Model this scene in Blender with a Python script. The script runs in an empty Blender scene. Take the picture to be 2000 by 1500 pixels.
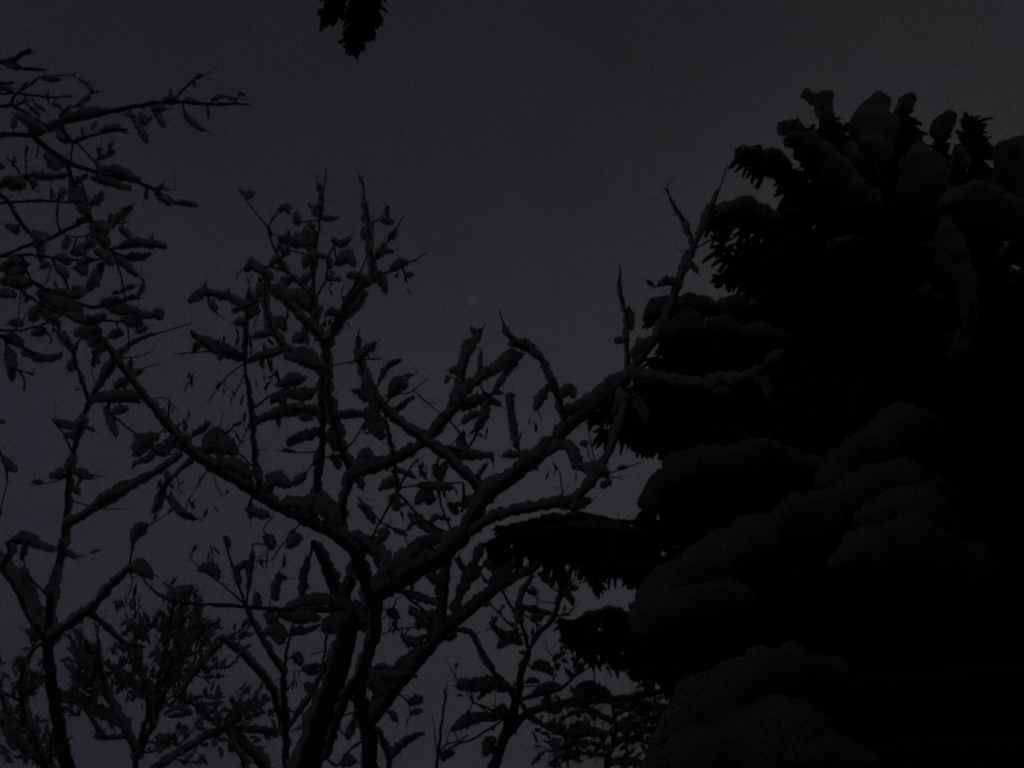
import bpy, bmesh, math, random
import numpy as np
from mathutils import Vector, noise, Matrix
R_ = math.radians
random.seed(7)
scn = bpy.context.scene
col = scn.collection

# ---------------------------------------------------------------- camera
PITCH = R_(35.0)
FPX = 1455.0                       # focal length in pixels of a 2000 px wide frame
CAM = Vector((0, 0, 1.6))
cam_d = bpy.data.cameras.new('camera')
cam_d.sensor_width = 36.0
cam_d.lens = FPX / 2000.0 * 36.0
cam_d.clip_start = 0.02
cam_d.clip_end = 3000
cam = bpy.data.objects.new('camera', cam_d)
cam.location = CAM
cam.rotation_euler = (math.pi / 2 + PITCH, 0, 0)
col.objects.link(cam)
scn.camera = cam
FWD = Vector((0, math.cos(PITCH), math.sin(PITCH)))
UPV = Vector((0, -math.sin(PITCH), math.cos(PITCH)))
RGT = Vector((1, 0, 0))

# ---------------------------------------------------------------- night sky
SKY_L = (0.0236, 0.0226, 0.0288)
world = bpy.data.worlds.new('World')
scn.world = world
world.use_nodes = True
nt = world.node_tree
nt.nodes.clear()
N = nt.nodes.new
L = nt.links.new
wout = N('ShaderNodeOutputWorld')
bg = N('ShaderNodeBackground')
sky = N('ShaderNodeTexSky')
sky.sky_type = 'NISHITA'
sky.sun_disc = False
SUN_EL, SUN_AZ = R_(41.0), R_(-4.0)
sky.sun_elevation = SUN_EL
sky.sun_rotation = SUN_AZ
tc = N('ShaderNodeTexCoord')
no = N('ShaderNodeTexNoise')
no.inputs['Scale'].default_value = 1.7
no.inputs['Detail'].default_value = 3.0
no.inputs['Roughness'].default_value = 0.45
L(tc.outputs['Generated'], no.inputs['Vector'])
rp = N('ShaderNodeValToRGB')
rp.color_ramp.elements[0].position = 0.30
rp.color_ramp.elements[0].color = (SKY_L[0] * .80, SKY_L[1] * .82, SKY_L[2] * .84, 1)
rp.color_ramp.elements[1].position = 0.70
rp.color_ramp.elements[1].color = (SKY_L[0] * 1.14, SKY_L[1] * 1.12, SKY_L[2] * 1.12, 1)
L(no.outputs['Fac'], rp.inputs['Fac'])
fine = N('ShaderNodeTexNoise')                       # fine noise put into the sky to imitate sensor grain
fine.inputs['Scale'].default_value = 640
fine.inputs['Detail'].default_value = 1.0
L(tc.outputs['Generated'], fine.inputs['Vector'])
fm = N('ShaderNodeMapRange')
fm.inputs['From Min'].default_value = .2; fm.inputs['From Max'].default_value = .8
fm.inputs['To Min'].default_value = .62; fm.inputs['To Max'].default_value = 1.38
L(fine.outputs['Fac'], fm.inputs['Value'])
fs = N('ShaderNodeVectorMath'); fs.operation = 'SCALE'
sx = N('ShaderNodeSeparateXYZ')
L(tc.outputs['Generated'], sx.inputs[0])
el = N('ShaderNodeMapRange'); el.interpolation_type = 'SMOOTHSTEP'   # town glow under the cloud: dimmer overhead
el.inputs['From Min'].default_value = .45; el.inputs['From Max'].default_value = 1.02
el.inputs['To Min'].default_value = 1.0; el.inputs['To Max'].default_value = .60
L(sx.outputs['Z'], el.inputs['Value'])
az = N('ShaderNodeMapRange')                                          # and stronger towards the right
az.inputs['From Min'].default_value = -1; az.inputs['From Max'].default_value = 1
az.inputs['To Min'].default_value = .78; az.inputs['To Max'].default_value = 1.18
L(sx.outputs['X'], az.inputs['Value'])
mu = N('ShaderNodeMath'); mu.operation = 'MULTIPLY'
L(el.outputs['Result'], mu.inputs[0]); L(az.outputs['Result'], mu.inputs[1])
mu2 = N('ShaderNodeMath'); mu2.operation = 'MULTIPLY'
L(mu.outputs[0], mu2.inputs[0]); L(fm.outputs['Result'], mu2.inputs[1])
L(rp.outputs['Color'], fs.inputs[0]); L(mu2.outputs[0], fs.inputs['Scale'])
sm = N('ShaderNodeVectorMath'); sm.operation = 'SCALE'
sm.inputs['Scale'].default_value = 0.00006          # what is left of the clear sky behind the cloud
L(sky.outputs['Color'], sm.inputs[0])
ad = N('ShaderNodeVectorMath'); ad.operation = 'ADD'
tf = N('ShaderNodeMapRange')
tf.inputs['From Min'].default_value = -.6; tf.inputs['From Max'].default_value = .6
L(sx.outputs['X'], tf.inputs['Value'])
tm = N('ShaderNodeMix'); tm.data_type = 'RGBA'
tm.inputs[6].default_value = (.965, .965, 1.06, 1); tm.inputs[7].default_value = (1.06, 1.045, .90, 1)
L(tf.outputs['Result'], tm.inputs[0])
bn = N('ShaderNodeTexNoise'); bn.inputs['Scale'].default_value = 14; bn.inputs['Detail'].default_value = 3
L(tc.outputs['Generated'], bn.inputs['Vector'])
bm_ = N('ShaderNodeVectorMath'); bm_.operation = 'MULTIPLY_ADD'
bm_.inputs[1].default_value = (.16, .16, .16); bm_.inputs[2].default_value = (.92, .92, .92)
L(bn.outputs['Color'], bm_.inputs[0])
t1 = N('ShaderNodeVectorMath'); t1.operation = 'MULTIPLY'
L(tm.outputs[2], t1.inputs[0]); L(bm_.outputs['Vector'], t1.inputs[1])
t2 = N('ShaderNodeVectorMath'); t2.operation = 'MULTIPLY'
L(fs.outputs['Vector'], t2.inputs[0]); L(t1.outputs['Vector'], t2.inputs[1])
L(t2.outputs['Vector'], ad.inputs[0])
L(sm.outputs['Vector'], ad.inputs[1])
L(ad.outputs['Vector'], bg.inputs['Color'])
bg.inputs['Strength'].default_value = 1.0
L(bg.outputs['Background'], wout.inputs['Surface'])

sun_d = bpy.data.lights.new('moon_light', 'SUN')
sun_d.energy = 0.0015
sun_d.angle = R_(60)
sun_d.color = (1.0, 0.97, 0.92)
sun = bpy.data.objects.new('moon_light', sun_d)
sun.rotation_euler = (math.pi / 2 - SUN_EL + 0.0, 0, math.pi - SUN_AZ)
sun.location = (0, 0, 30)
col.objects.link(sun)

vs = scn.view_settings
vs.view_transform = 'Standard'
vs.look = 'None'
vs.gamma = 1.0
vs.exposure = 0.0
vs.use_curve_mapping = False
scn.render.engine = 'CYCLES'
scn.cycles.use_denoising = False
scn.cycles.max_bounces = 5
scn.cycles.diffuse_bounces = 3
scn.cycles.volume_bounces = 0
scn.cycles.filter_width = 2.2                        # the phone lens is a little soft

# ---------------------------------------------------------------- materials
def new_mat(name):
    m = bpy.data.materials.new(name)
    m.use_nodes = True
    return m, m.node_tree, m.node_tree.nodes['Principled BSDF']

def noise_mat(name, c0, c1, scale, rough, bump=0.0, bscale=40, spec=0.3):
    m, t, p = new_mat(name)
    n = t.nodes.new('ShaderNodeTexNoise')
    n.inputs['Scale'].default_value = scale
    n.inputs['Detail'].default_value = 5
    tcn = t.nodes.new('ShaderNodeTexCoord')
    t.links.new(tcn.outputs['Object'], n.inputs['Vector'])
    r = t.nodes.new('ShaderNodeValToRGB')
    r.color_ramp.elements[0].position = .35
    r.color_ramp.elements[1].position = .68
    r.color_ramp.elements[0].color = (*c0, 1)
    r.color_ramp.elements[1].color = (*c1, 1)
    t.links.new(n.outputs['Fac'], r.inputs['Fac'])
    t.links.new(r.outputs['Color'], p.inputs['Base Color'])
    p.inputs['Roughness'].default_value = rough
    p.inputs['Specular IOR Level'].default_value = spec
    if bump:
        n2 = t.nodes.new('ShaderNodeTexNoise')
        n2.inputs['Scale'].default_value = bscale
        n2.inputs['Detail'].default_value = 4
        t.links.new(tcn.outputs['Object'], n2.inputs['Vector'])
        b = t.nodes.new('ShaderNodeBump')
        b.inputs['Strength'].default_value = bump
        b.inputs['Distance'].default_value = 0.02
        t.links.new(n2.outputs['Fac'], b.inputs['Height'])
        t.links.new(b.outputs['Normal'], p.inputs['Normal'])
    return m

M_SNOW = noise_mat('snow', (.36, .425, .385), (.43, .495, .455), 9, .85, .35, 70, .15)
M_SNOW_CON = noise_mat('shaded_needle_snow', (.10, .14, .115), (.43, .50, .455), 75, .9, .5, 110, .1)      # conifer snow flecked with needles, darkened in the colour to stand in for shade
M_BARK = noise_mat('bark', (.05, .048, .045), (.14, .135, .125), 30, .9, .6, 60, .15)
M_NEEDLE = noise_mat('needles', (.045, .080, .052), (.080, .125, .085), 12, .8, 0, 40, .12)
M_SEED = noise_mat('seed', (.04, .03, .022), (.08, .06, .04), 50, .8, 0, 40, .1)
M_GROUND = noise_mat('ground_cover', (.50, .53, .52), (.72, .75, .74), .6, .9, .5, 6, .1)

# ---------------------------------------------------------------- helpers
def ray(x, y):
    return FWD + RGT * ((x - 1000) / FPX) + UPV * ((750 - y) / FPX)

def at(x, y, Y):
    d = ray(x, y)
    return CAM + d * (Y / d.y)

def proj(p):
    d = p - CAM
    w = d.dot(FWD)
    if w < .05:
        return None
    return (1000 + FPX * d.dot(RGT) / w, 750 - FPX * d.dot(UPV) / w, w)

def pxs(p):
    """metres per photo pixel at p"""
    return max(.2, (p - CAM).dot(FWD)) / FPX

def mesh_obj(name, V, F, mat, smooth=True):
    me = bpy.data.meshes.new(name)
    me.from_pydata(V, [], F)
    if smooth:
        me.polygons.foreach_set('use_smooth', [True] * len(me.polygons))
    me.materials.append(mat)
    o = bpy.data.objects.new(name, me)
    col.objects.link(o)
    return o

def thing(name, label, cat, loc=(0, 0, 0), group=None):
    o = bpy.data.objects.new(name, None)
    o.empty_display_size = .2
    o.location = loc
    col.objects.link(o)
    o['label'] = label
    o['category'] = cat
    if group:
        o['group'] = group
    return o

def part(name, V, F, mat, parent):
    """a child whose mesh is written in world coordinates"""
    o = mesh_obj(name, V, F, mat)
    o.parent = parent
    if parent.type == 'EMPTY':
        o.matrix_parent_inverse = Matrix.Translation(-Vector(parent.location))
    return o

def frames(P):
    n = len(P)
    T = []
    for i in range(n):
        t = P[min(i + 1, n - 1)] - P[max(i - 1, 0)]
        T.append(t.normalized() if t.length > 1e-9 else Vector((0, 0, 1)))
    a = Vector((1, 0, 0)) if abs(T[0].x) < .9 else Vector((0, 1, 0))
    u = (a - T[0] * a.dot(T[0])).normalized()
    out = []
    for t in T:
        u = u - t * u.dot(t)
        if u.length < 1e-6:
            u = t.orthogonal()
        u.normalize()
        out.append((t, u, t.cross(u)))
    return out

def tube(V, F, P, Rr, sides=7, rough=0.0, rscale=1.0):
    """append a closed tapered tube"""
    b = len(V)
    fr = frames(P)
    n = len(P)
    for i in range(n):
        t, u, v = fr[i]
        for k in range(sides):
            a = 2 * math.pi * k / sides
            d = u * math.cos(a) + v * math.sin(a)
            r = Rr[i]
            if rough:
                q = P[i] + d * r
                r *= 1 + rough * noise.noise(q * rscale) + rough * .5 * noise.noise(q * rscale * 3.1)
            V.append(P[i] + d * r)
    for i in range(n - 1):
        for k in range(sides):
            k2 = (k + 1) % sides
            F.append((b + i * sides + k, b + i * sides + k2, b + (i + 1) * sides + k2, b + (i + 1) * sides + k))
    F.append(tuple(b + k for k in reversed(range(sides))))
    F.append(tuple(b + (n - 1) * sides + k for k in range(sides)))

def lump_chain(V, F, P, Rr, sides=9, rough=.36, point=None):
    """a rounded, uneven, ragged body of snow along a chain"""
    P = list(P); Rr = list(Rr)
    if len(P) == 1:
        P = [P[0] - Vector((Rr[0] * .25, 0, 0)), P[0] + Vector((Rr[0] * .25, 0, 0))]
        Rr = [Rr[0], Rr[0]]
    t0 = (P[0] - P[1]).normalized(); t1 = (P[-1] - P[-2]).normalized()
    h = noise.noise(P[0] * 31) ; g = noise.noise(P[-1] * 37)
    e0 = .9 + max(0, h) * .7; e1 = .9 + max(0, g) * .7      # some ends run out to a point
    pre, prr, post, por = [], [], [], []
    for k in (1.0, .9, .7, .4):
        pre.append(P[0] + t0 * Rr[0] * k * e0); prr.append(Rr[0] * max(.05, (1 - k ** (2.2 if e0 < 1.15 else 1.1))) ** .5)
    for k in (.4, .7, .9, 1.0):
        post.append(P[-1] + t1 * Rr[-1] * k * e1); por.append(Rr[-1] * max(.05, (1 - k ** (2.2 if e1 < 1.15 else 1.1))) ** .5)
    P = pre + P + post; Rr = prr + Rr + por
    b = len(V)
    fr = frames(P)
    rm = max(Rr)
    f1, f2, f3 = .7 / rm, 1.9 / rm, 4.6 / rm
    for i in range(len(P)):
        t, u, v = fr[i]
        for k in range(sides):
            a = 2 * math.pi * k / sides
            d = u * math.cos(a) + v * math.sin(a)
            q = P[i] + d * Rr[i]
            s = 1 + rough * .9 * noise.noise(q * f1) + rough * 1.0 * noise.noise(q * f2 + Vector((7, 3, 1))) + rough * 1.05 * noise.noise(q * f3 + Vector((2, 3, 8)))
            V.append(P[i] + d * Rr[i] * max(.25, s) + t * rm * rough * .7 * noise.noise(q * f2 + Vector((1, 9, 4))))
    n = len(P)
    for i in range(n - 1):
        for k in range(sides):
            k2 = (k + 1) % sides
            F.append((b + i * sides + k, b + i * sides + k2, b + (i + 1) * sides + k2, b + (i + 1) * sides + k))
    F.append(tuple(b + k for k in reversed(range(sides))))
    F.append(tuple(b + (n - 1) * sides + k for k in range(sides)))

def parse(s):
    out = []
    for tok in s.split():
        out.append([float(q) for q in tok.split(',')])
    # fill the radii that were left out
    idx = [i for i, q in enumerate(out) if len(q) > 2]
    for i, q in enumerate(out):
        if len(q) < 3:
            a = max([j for j in idx if j < i], default=None)
            b = min([j for j in idx if j > i], default=None)
            if a is None: q.append(out[b][2])
            elif b is None: q.append(out[a][2])
            else: q.append(out[a][2] + (out[b][2] - out[a][2]) * (i - a) / (b - a))
    return out

def catmull(pts, step):
    """smooth resample of [x, y, r, ...] tuples"""
    if len(pts) == 1:
        return [list(pts[0])]
    out = []
    n = len(pts)
    for i in range(n - 1):
        p0 = pts[max(i - 1, 0)]; p1 = pts[i]; p2 = pts[i + 1]; p3 = pts[min(i + 2, n - 1)]
        d = math.hypot(p2[0] - p1[0], p2[1] - p1[1])
        m = max(2, int(d / step))
        for k in range(m):
            t = k / m
            q = []
            for c in range(len(p1)):
                a = p1[c]; b = (p2[c] - p0[c]) * .5; e = (p3[c] - p1[c]) * .5; dd = p2[c]
                q.append(a + b * t + (3 * (dd - a) - 2 * b - e) * t * t + (2 * (a - dd) + b + e) * t ** 3)
            q[2] = max(.6, p1[2] + (p2[2] - p1[2]) * t)
            out.append(q)
    out.append(list(pts[-1]))
    return out

WIND = Vector((-.30, .60, 0))
Z = Vector((0, 0, 1))

class Tree:
    """a bare tree: branches written as pixel chains that grow out of each other at their own depth"""
    def __init__(self, root, Y, seed=1, snow_mat=None):
        self.root, self.Y = root, Y
        self.samples = []            # (x, y, Y, branch object)
        self.rng = random.Random(seed)
        self.k = seed * 13.7
        self.n_snow = 0
        self.fine = 0                # fine side twigs per branch

    def nearest(self, x, y, lim=1e9):
        best, bd = None, lim * lim
        for s in self.samples:
            d = (s[0] - x) ** 2 + (s[1] - y) ** 2
            if d < bd:
                best, bd = s, d
        return best

    def branch(self, s, snow=0, cov=.6, dy=None, name='branch', Y=None, snap=True, to_ground=False, twig=0, bark=None):
        bark = bark or (.9 if name == 'trunk' else .80)
        pts = parse(s)
        rng = self.rng
        ln = sum(math.hypot(pts[i + 1][0] - pts[i][0], pts[i + 1][1] - pts[i][1]) for i in range(len(pts) - 1))
        Y0 = Y if Y is not None else self.Y
        if snap and self.samples and Y is None:
            nb = self.nearest(pts[0][0], pts[0][1], 60)
            if nb:
                Y0 = nb[2]
                if math.hypot(nb[0] - pts[0][0], nb[1] - pts[0][1]) > 1.5:
                    pts.insert(0, [nb[0], nb[1], pts[0][2]])
                    if len(pts) > 2 and math.hypot(pts[1][0] - nb[0], pts[1][1] - nb[1]) < 10:
                        pts.pop(1)
        if dy is None:
            dy = rng.uniform(-.55, .75) * ln / FPX * self.Y * .9
        res = catmull(pts, 5.0)
        acc = [0]
        for i in range(1, len(res)):
            acc.append(acc[-1] + math.hypot(res[i][0] - res[i - 1][0], res[i][1] - res[i - 1][1]))
        tot = max(acc[-1], 1e-6)
        P, Rr, meta = [], [], []
        self.k += 3.17
        for i, q in enumerate(res):
            Yq = Y0 + dy * acc[i] / tot
            w = min(1.0, acc[i] / 20) * min(3.0, 1 + q[2] * .2)
            x = q[0] + w * 1.3 * noise.noise(Vector((acc[i] / 17, self.k, 0)))
            y = q[1] + w * 1.3 * noise.noise(Vector((acc[i] / 17, self.k, 9)))
            p = at(x, y, Yq)
            P.append(p); Rr.append(q[2] * (bark if q[2] > 3 else 1 - (1 - bark) * q[2] / 3 * .6) * pxs(p)); meta.append((x, y, Yq))
        V, F = [], []
        PP, RR = list(P), list(Rr)
        if to_ground:
            b = PP[0]
            g = []
            gr = []
            for k in range(6):
                t = k / 6
                g.append(Vector((b.x * (1.03 - .03 * t) + .03 * math.sin(k * 2.1 + b.x), b.y, -.1 + (b.z + .1) * t)))
                gr.append(RR[0] * (1.5 - .5 * t))
            PP = g + PP; RR = gr + RR
        tube(V, F, PP, RR, 8, .16, 14)
        o = part(name, V, F, M_BARK, self.root)
        for i, mq in enumerate(meta):
            self.samples.append((mq[0], mq[1], mq[2], o))
        if snow:
            self.auto_snow(o, P, Rr, acc, snow, cov, res)
        if self.fine and ln > 28 and name != 'trunk':
            self.spray(o, self.fine + int(ln / 70), 14, 46, .42, .02, .12)
        for _ in range(twig):
            self.twig(o, P, Rr)
        return o

    def auto_snow(self, o, P, Rr, acc, R, cov, res):
        fr = frames(P)
        rmax = max(Rr[i] / pxs(P[i]) for i in range(len(P)))
        lo = .12 if R > 12 else .4
        run = []
        self.k += 5.3
        tot = acc[-1]
        def flush():
            if len(run) >= 3:
                # taper both ends
                m = len(run)
                pp = [q[0] for q in run]
                rr = []
                for i, q in enumerate(run):
                    e = min(i + .6, m - .4 - i) / 3.0
                    rr.append(q[1] * min(1, .45 + .55 * e))
                V, F = [], []
                lump_chain(V, F, pp, rr)
                part('snow_clump', V, F, M_SNOW, o)
                self.n_snow += 1
            run.clear()
        for i in range(len(P)):
            g = noise.noise(Vector((acc[i] / 38, self.k, 2.2))) + cov * 1.1 + .06
            m = .9 + .42 * noise.noise(Vector((acc[i] / 19, self.k, 5.1)))
            if g < .05 or acc[i] > tot - 1 or (rmax > 2.6 and Rr[i] / pxs(P[i]) < 1.75):
                flush(); continue
            t = fr[i][0]
            up = Z + WIND
            up = up - t * up.dot(t)
            if up.length < .12:
                up = up + Vector((-.3, .2, 0))
            u = up.normalized()
            px = pxs(P[i])
            r = R * px * max(.35, m) * min(1, .55 + g) * (lo + (1 - lo) * ((Rr[i] / px) / rmax) ** .9) * 1.24 * (1 + .35 * max(0, 1 - acc[i] / 26))
            run.append((P[i] + u * (Rr[i] * .45 + r * .68), r))
        flush()

    def snow(self, s, name='snow_clump', rough=.40):
        """a traced clump of snow, resting on the nearest branch"""
        pts = parse(s)
        res = catmull(pts, 3.2) if len(pts) > 1 else pts
        mx = sum(q[0] for q in res) / len(res); my = sum(q[1] for q in res) / len(res)
        nb = self.nearest(mx, my)
        ext = math.hypot(res[0][0] - res[-1][0], res[0][1] - res[-1][1])
        rm = max(q[2] for q in res)
        if ext < 1.3 * rm:                      # a short heap stretches out along the twig that carries it
            dx, dy = mx - nb[0], my - nb[1]
            l = math.hypot(dx, dy)
            if l < .5 * rm:
                k = self.samples.index(nb)
                a = self.samples[max(0, k - 3)]; b = self.samples[min(len(self.samples) - 1, k + 3)]
                dx, dy = b[0] - a[0], b[1] - a[1]
                l = math.hypot(dx, dy)
                if a[3] is not b[3] or l < 1 or l > 80:
                    dx, dy, l = 1, self.rng.uniform(-.5, .5), 1.1
            dx, dy = dx / l, dy / l
            st = self.rng.uniform(1.15, 1.75)
            res = [[mx + dx * rm * u * st, my + dy * rm * u * st + self.rng.gauss(0, .12) * rm, rm * f * self.rng.uniform(.6, 1.12) * (1.12 - .16 * st)] for u, f in ((-.95, .66), (-.65, .78), (-.3, .84), (0, .86), (.35, .84), (.7, .76), (1.0, .6))]
        elif len(res) > 5:                      # run both ends out thinner
            n = len(res)
            for i, q in enumerate(res):
                q[2] *= min(1, .66 + .34 * min(i, n - 1 - i) / (n * .28))
        # heaps are flat underneath, where the twig runs, and bulge upwards
        l = math.hypot(res[-1][0] - res[0][0], res[-1][1] - res[0][1]) or 1
        lev = abs(res[-1][0] - res[0][0]) / l
        for i, q in enumerate(res):
            q[1] += (rm - q[2]) * .7 * lev + self.rng.gauss(0, .05) * rm
            q[0] += self.rng.gauss(0, .05) * rm
        if math.hypot(res[0][0] - nb[0], res[0][1] - nb[1]) > math.hypot(res[-1][0] - nb[0], res[-1][1] - nb[1]):
            res = res[::-1]
        Yq = nb[2]
        P = []; Rr = []
        for q in res:
            p = at(q[0], q[1], Yq)
            w = pxs(p)
            P.append(p + FWD * q[2] * w * .5); Rr.append(q[2] * w * .98)
        V, F = [], []
        lump_chain(V, F, P, Rr, 11, rough)
        part(name, V, F, M_SNOW, nb[3])
        self.n_snow += 1
        # the twig it lies on, grown from the branch and running on past the snow
        w = pxs(P[0])
        end = res[-1]; pre = res[max(0, len(res) - 4)]
        dx, dy = end[0] - pre[0], end[1] - pre[1]
        l = math.hypot(dx, dy) or 1
        L1 = self.rng.uniform(1, 16) + end[2] * .8
        tip = [end[0] + dx / l * L1 + self.rng.gauss(0, 3), end[1] + dy / l * L1 + self.rng.gauss(-2, 3)]
        dn = .62 * lev
        path = [(nb[0], nb[1])] + [(q[0], q[1] + q[2] * dn) for q in res[::max(1, len(res) // 4)]] + [tip]
        mid = catmull([[q[0], q[1], 1.0] for q in path], 7.0)
        if len(mid) > 2:
            m = len(mid)
            tp = [at(q[0] + 1.2 * noise.noise(Vector((i * .7, self.k, 1))), q[1] + 1.2 * noise.noise(Vector((i * .7, self.k, 4))), Yq - rm * w * .35 * min(1, i / 3)) for i, q in enumerate(mid)]
            V, F = [], []
            r0 = 1.9 if rm > 6 else 1.3
            tube(V, F, tp, [pxs(p) * (r0 - (r0 - .55) * i / m) for i, p in enumerate(tp)], 5)
            part('twig', V, F, M_BARK, nb[3])

    def seeds(self, s):
        """hanging winged seeds; x,y,n  with n keys spread about the spot"""
        for tok in s.split():
            q = [float(a) for a in tok.split(',')]
            n = int(q[2]) if len(q) > 2 else 1
            nb = self.nearest(q[0], q[1])
            for _ in range(n):
                x = q[0] + (self.rng.gauss(0, 5) if n > 1 else 0)
                y = q[1] + (self.rng.gauss(0, 5) if n > 1 else 0)
                p = at(x, y, nb[2] + self.rng.uniform(-.03, .03))
                o = bpy.data.objects.new('seed_key', seed_mesh())
                col.objects.link(o)
                w = pxs(p)
                ln = self.rng.uniform(19, 32) * w
                o.parent = nb[3]
                o.location = p
                a = self.rng.gauss(-.25, .3)
                o.rotation_euler = (self.rng.uniform(-.3, .3), a, self.rng.uniform(0, 3))
                o.scale = (ln, ln, ln)

    def twig(self, o, P, Rr, thin=1.0):
        rng = self.rng
        i = rng.randrange(max(1, len(P) // 4), len(P))
        p = P[i]
        w = pxs(p)
        t = frames(P)[i][0]
        side = t.cross(Vector((rng.uniform(-1, 1), rng.uniform(-1, 1), rng.uniform(-1, 1))))
        if side.length < .1:
            return
        d = (side.normalized() + t * .5 + Z * .45).normalized()
        ln = rng.uniform(16, 42) * w
        pp, rr = [], []
        q = p.copy()
        m = 6
        for k in range(m + 1):
            pp.append(q.copy()); rr.append(w * thin * (1.7 - 1.0 * k / m))
            d = (d + Vector((rng.gauss(0, .22), rng.gauss(0, .22), rng.gauss(.02, .22)))).normalized()
            q = q + d * ln / m
        V, F = [], []
        tube(V, F, pp, rr, 5)
        tw = part('twig', V, F, M_BARK, o if o.parent.type == 'EMPTY' else o.parent)
        if rng.random() < .45:
            a = rng.randint(1, 3)
            seg = pp[a:a + 4]
            R0 = rng.uniform(4, 7.5) * w
            V, F = [], []
            lump_chain(V, F, [s + (Z + WIND) * R0 * .6 for s in seg], [R0 * .8, R0, R0, R0 * .6][:len(seg)], 9)
            part('snow_clump', V, F, M_SNOW, o)

    def spray(self, o, n, lo=20, hi=50, thin=.40, droop=0.0, snow=.5, wild=.6):
        """many fine twigs growing from one branch, too fine to tell apart"""
        rng = self.rng
        P = [Vector(v.co) for v in o.data.vertices][::8]
        V, F, V2, F2 = [], [], [], []
        fr = frames(P)
        for _ in range(n):
            i = rng.randrange(max(0, len(P) // 6), len(P))
            q = P[i].copy(); w = pxs(q); t = fr[i][0]
            d = (t * rng.uniform(.2, 1.2) + Vector((rng.gauss(0, wild), rng.gauss(0, wild), rng.gauss(.25, wild * .85)))).normalized()
            ln = rng.uniform(lo, hi) * w
            m = 6
            pp, rr = [], []
            for k in range(m + 1):
                pp.append(q.copy()); rr.append(w * thin * (1.8 - 1.1 * k / m))
                d = (d + Vector((rng.gauss(0, .18), rng.gauss(0, .18), rng.gauss(.05, .18) - droop))).normalized()
                q = q + d * ln / m
            tube(V, F, pp, rr, 3)
            if rng.random() < snow:
                a = rng.randint(1, 4)
                R0 = rng.uniform(2.5, 5.5) * w
                seg = [x + (Z + WIND) * R0 * .5 for x in pp[a:a + 3]]
                lump_chain(V2, F2, seg, [R0 * .7, R0, R0 * .6][:len(seg)], 8, .45)
        c = part('twig_spray', V, F, M_BARK, o); c['kind'] = 'stuff'
        if V2:
            c = part('snow_dusting', V2, F2, M_SNOW, o); c['kind'] = 'stuff'

    def feather(self, s, ox, oy):
        """snow caught in a fan of fine twigs: many small ragged pieces pointing away from the stem foot"""
        rng = self.rng
        V, F, V2, F2 = [], [], [], []
        pts = catmull(parse(s), 9.0)
        nb = self.nearest(pts[0][0], pts[0][1])
        for x, y, r in pts:
            for _ in range(4):
                px_, py_ = x + rng.gauss(0, r * .55), y + rng.gauss(0, r * .5)
                a = math.atan2(py_ - oy, px_ - ox) + rng.gauss(0, .6)
                ln = r * rng.uniform(.8, 1.6)
                Y = nb[2] + rng.uniform(-.25, .25)
                A = [at(px_ + math.cos(a) * ln * k, py_ + math.sin(a) * ln * k, Y) for k in (-.5, -.2, .1, .4)]
                w = pxs(A[0])
                R0 = min(5.2, r * rng.uniform(.18, .32)) * w
                lump_chain(V, F, A, [R0 * .7, R0, R0 * .9, R0 * .5], 9, .5)
                tube(V2, F2, [at(px_ + math.cos(a + k * .1) * ln * k, py_ + math.sin(a + k * .1) * ln * k, Y - .06) for k in (-1.0, -.5, 0, .5, 1.0)], [w * .6, w * .6, w * .5, w * .4, w * .3], 3)
                a += rng.choice((-.7, .7))
                tube(V2, F2, [at(px_ + math.cos(a - k * .25) * ln * k, py_ + math.sin(a - k * .25) * ln * k, Y + .05) for k in (0, .4, .8, 1.2)], [w * .5, w * .45, w * .35, w * .25], 3)
        c = part('snow_dusting', V, F, M_SNOW, nb[3]); c['kind'] = 'stuff'
        c = part('twig_spray', V2, F2, M_BARK, nb[3]); c['kind'] = 'stuff'

_seed = []
def seed_mesh():
    if _seed:
        return _seed[0]
    V = [(0, 0, 0), (.07, 0, -.25), (.0, .06, -.3), (-.05, 0, -.25), (0, -.06, -.3), (.14, 0, -.62), (0, .05, -.6),
         (-.10, 0, -.62), (0, -.05, -.6), (.02, 0, -1.0)]
    F = [(0, 1, 2), (0, 2, 3), (0, 3, 4), (0, 4, 1)]
    for k in range(4):
        F.append((1 + k, 5 + k, 5 + (k + 1) % 4, 1 + (k + 1) % 4))
        F.append((5 + k, 9, 5 + (k + 1) % 4))
    me = bpy.data.meshes.new('seed_key')
    me.from_pydata(V, [], F)
    me.materials.append(M_SEED)
    _seed.append(me)
    return me

# ---------------------------------------------------------------- ground
def build_ground():
    V, F = [], []
    n = 48
    rr = [0] + [1.2 * 1.16 ** k for k in range(n)]
    seg = 64
    V.append(Vector((0, 4, noise.noise(Vector((0, 4, 0)) * .25) * .12)))
    for r in rr[1:]:
        for k in range(seg):
            a = 2 * math.pi * k / seg
            x, y = r * math.cos(a), 4 + r * math.sin(a)
            V.append(Vector((x, y, .12 * noise.noise(Vector((x, y, 0)) * .25) + .03 * noise.noise(Vector((x, y, 3)) * 1.3))))
    for k in range(seg):
        F.append((0, 1 + k, 1 + (k + 1) % seg))
    for j in range(n - 1):
        for k in range(seg):
            k2 = (k + 1) % seg
            F.append((1 + j * seg + k, 1 + (j + 1) * seg + k, 1 + (j + 1) * seg + k2, 1 + j * seg + k2))
    o = mesh_obj('ground', V, F, M_GROUND)
    o['kind'] = 'structure'
build_ground()

# ---------------------------------------------------------------- the seed-hung tree in the middle
def base(x, y, Y):
    p = at(x, y, Y)
    return (p.x, p.y, 0)

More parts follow.
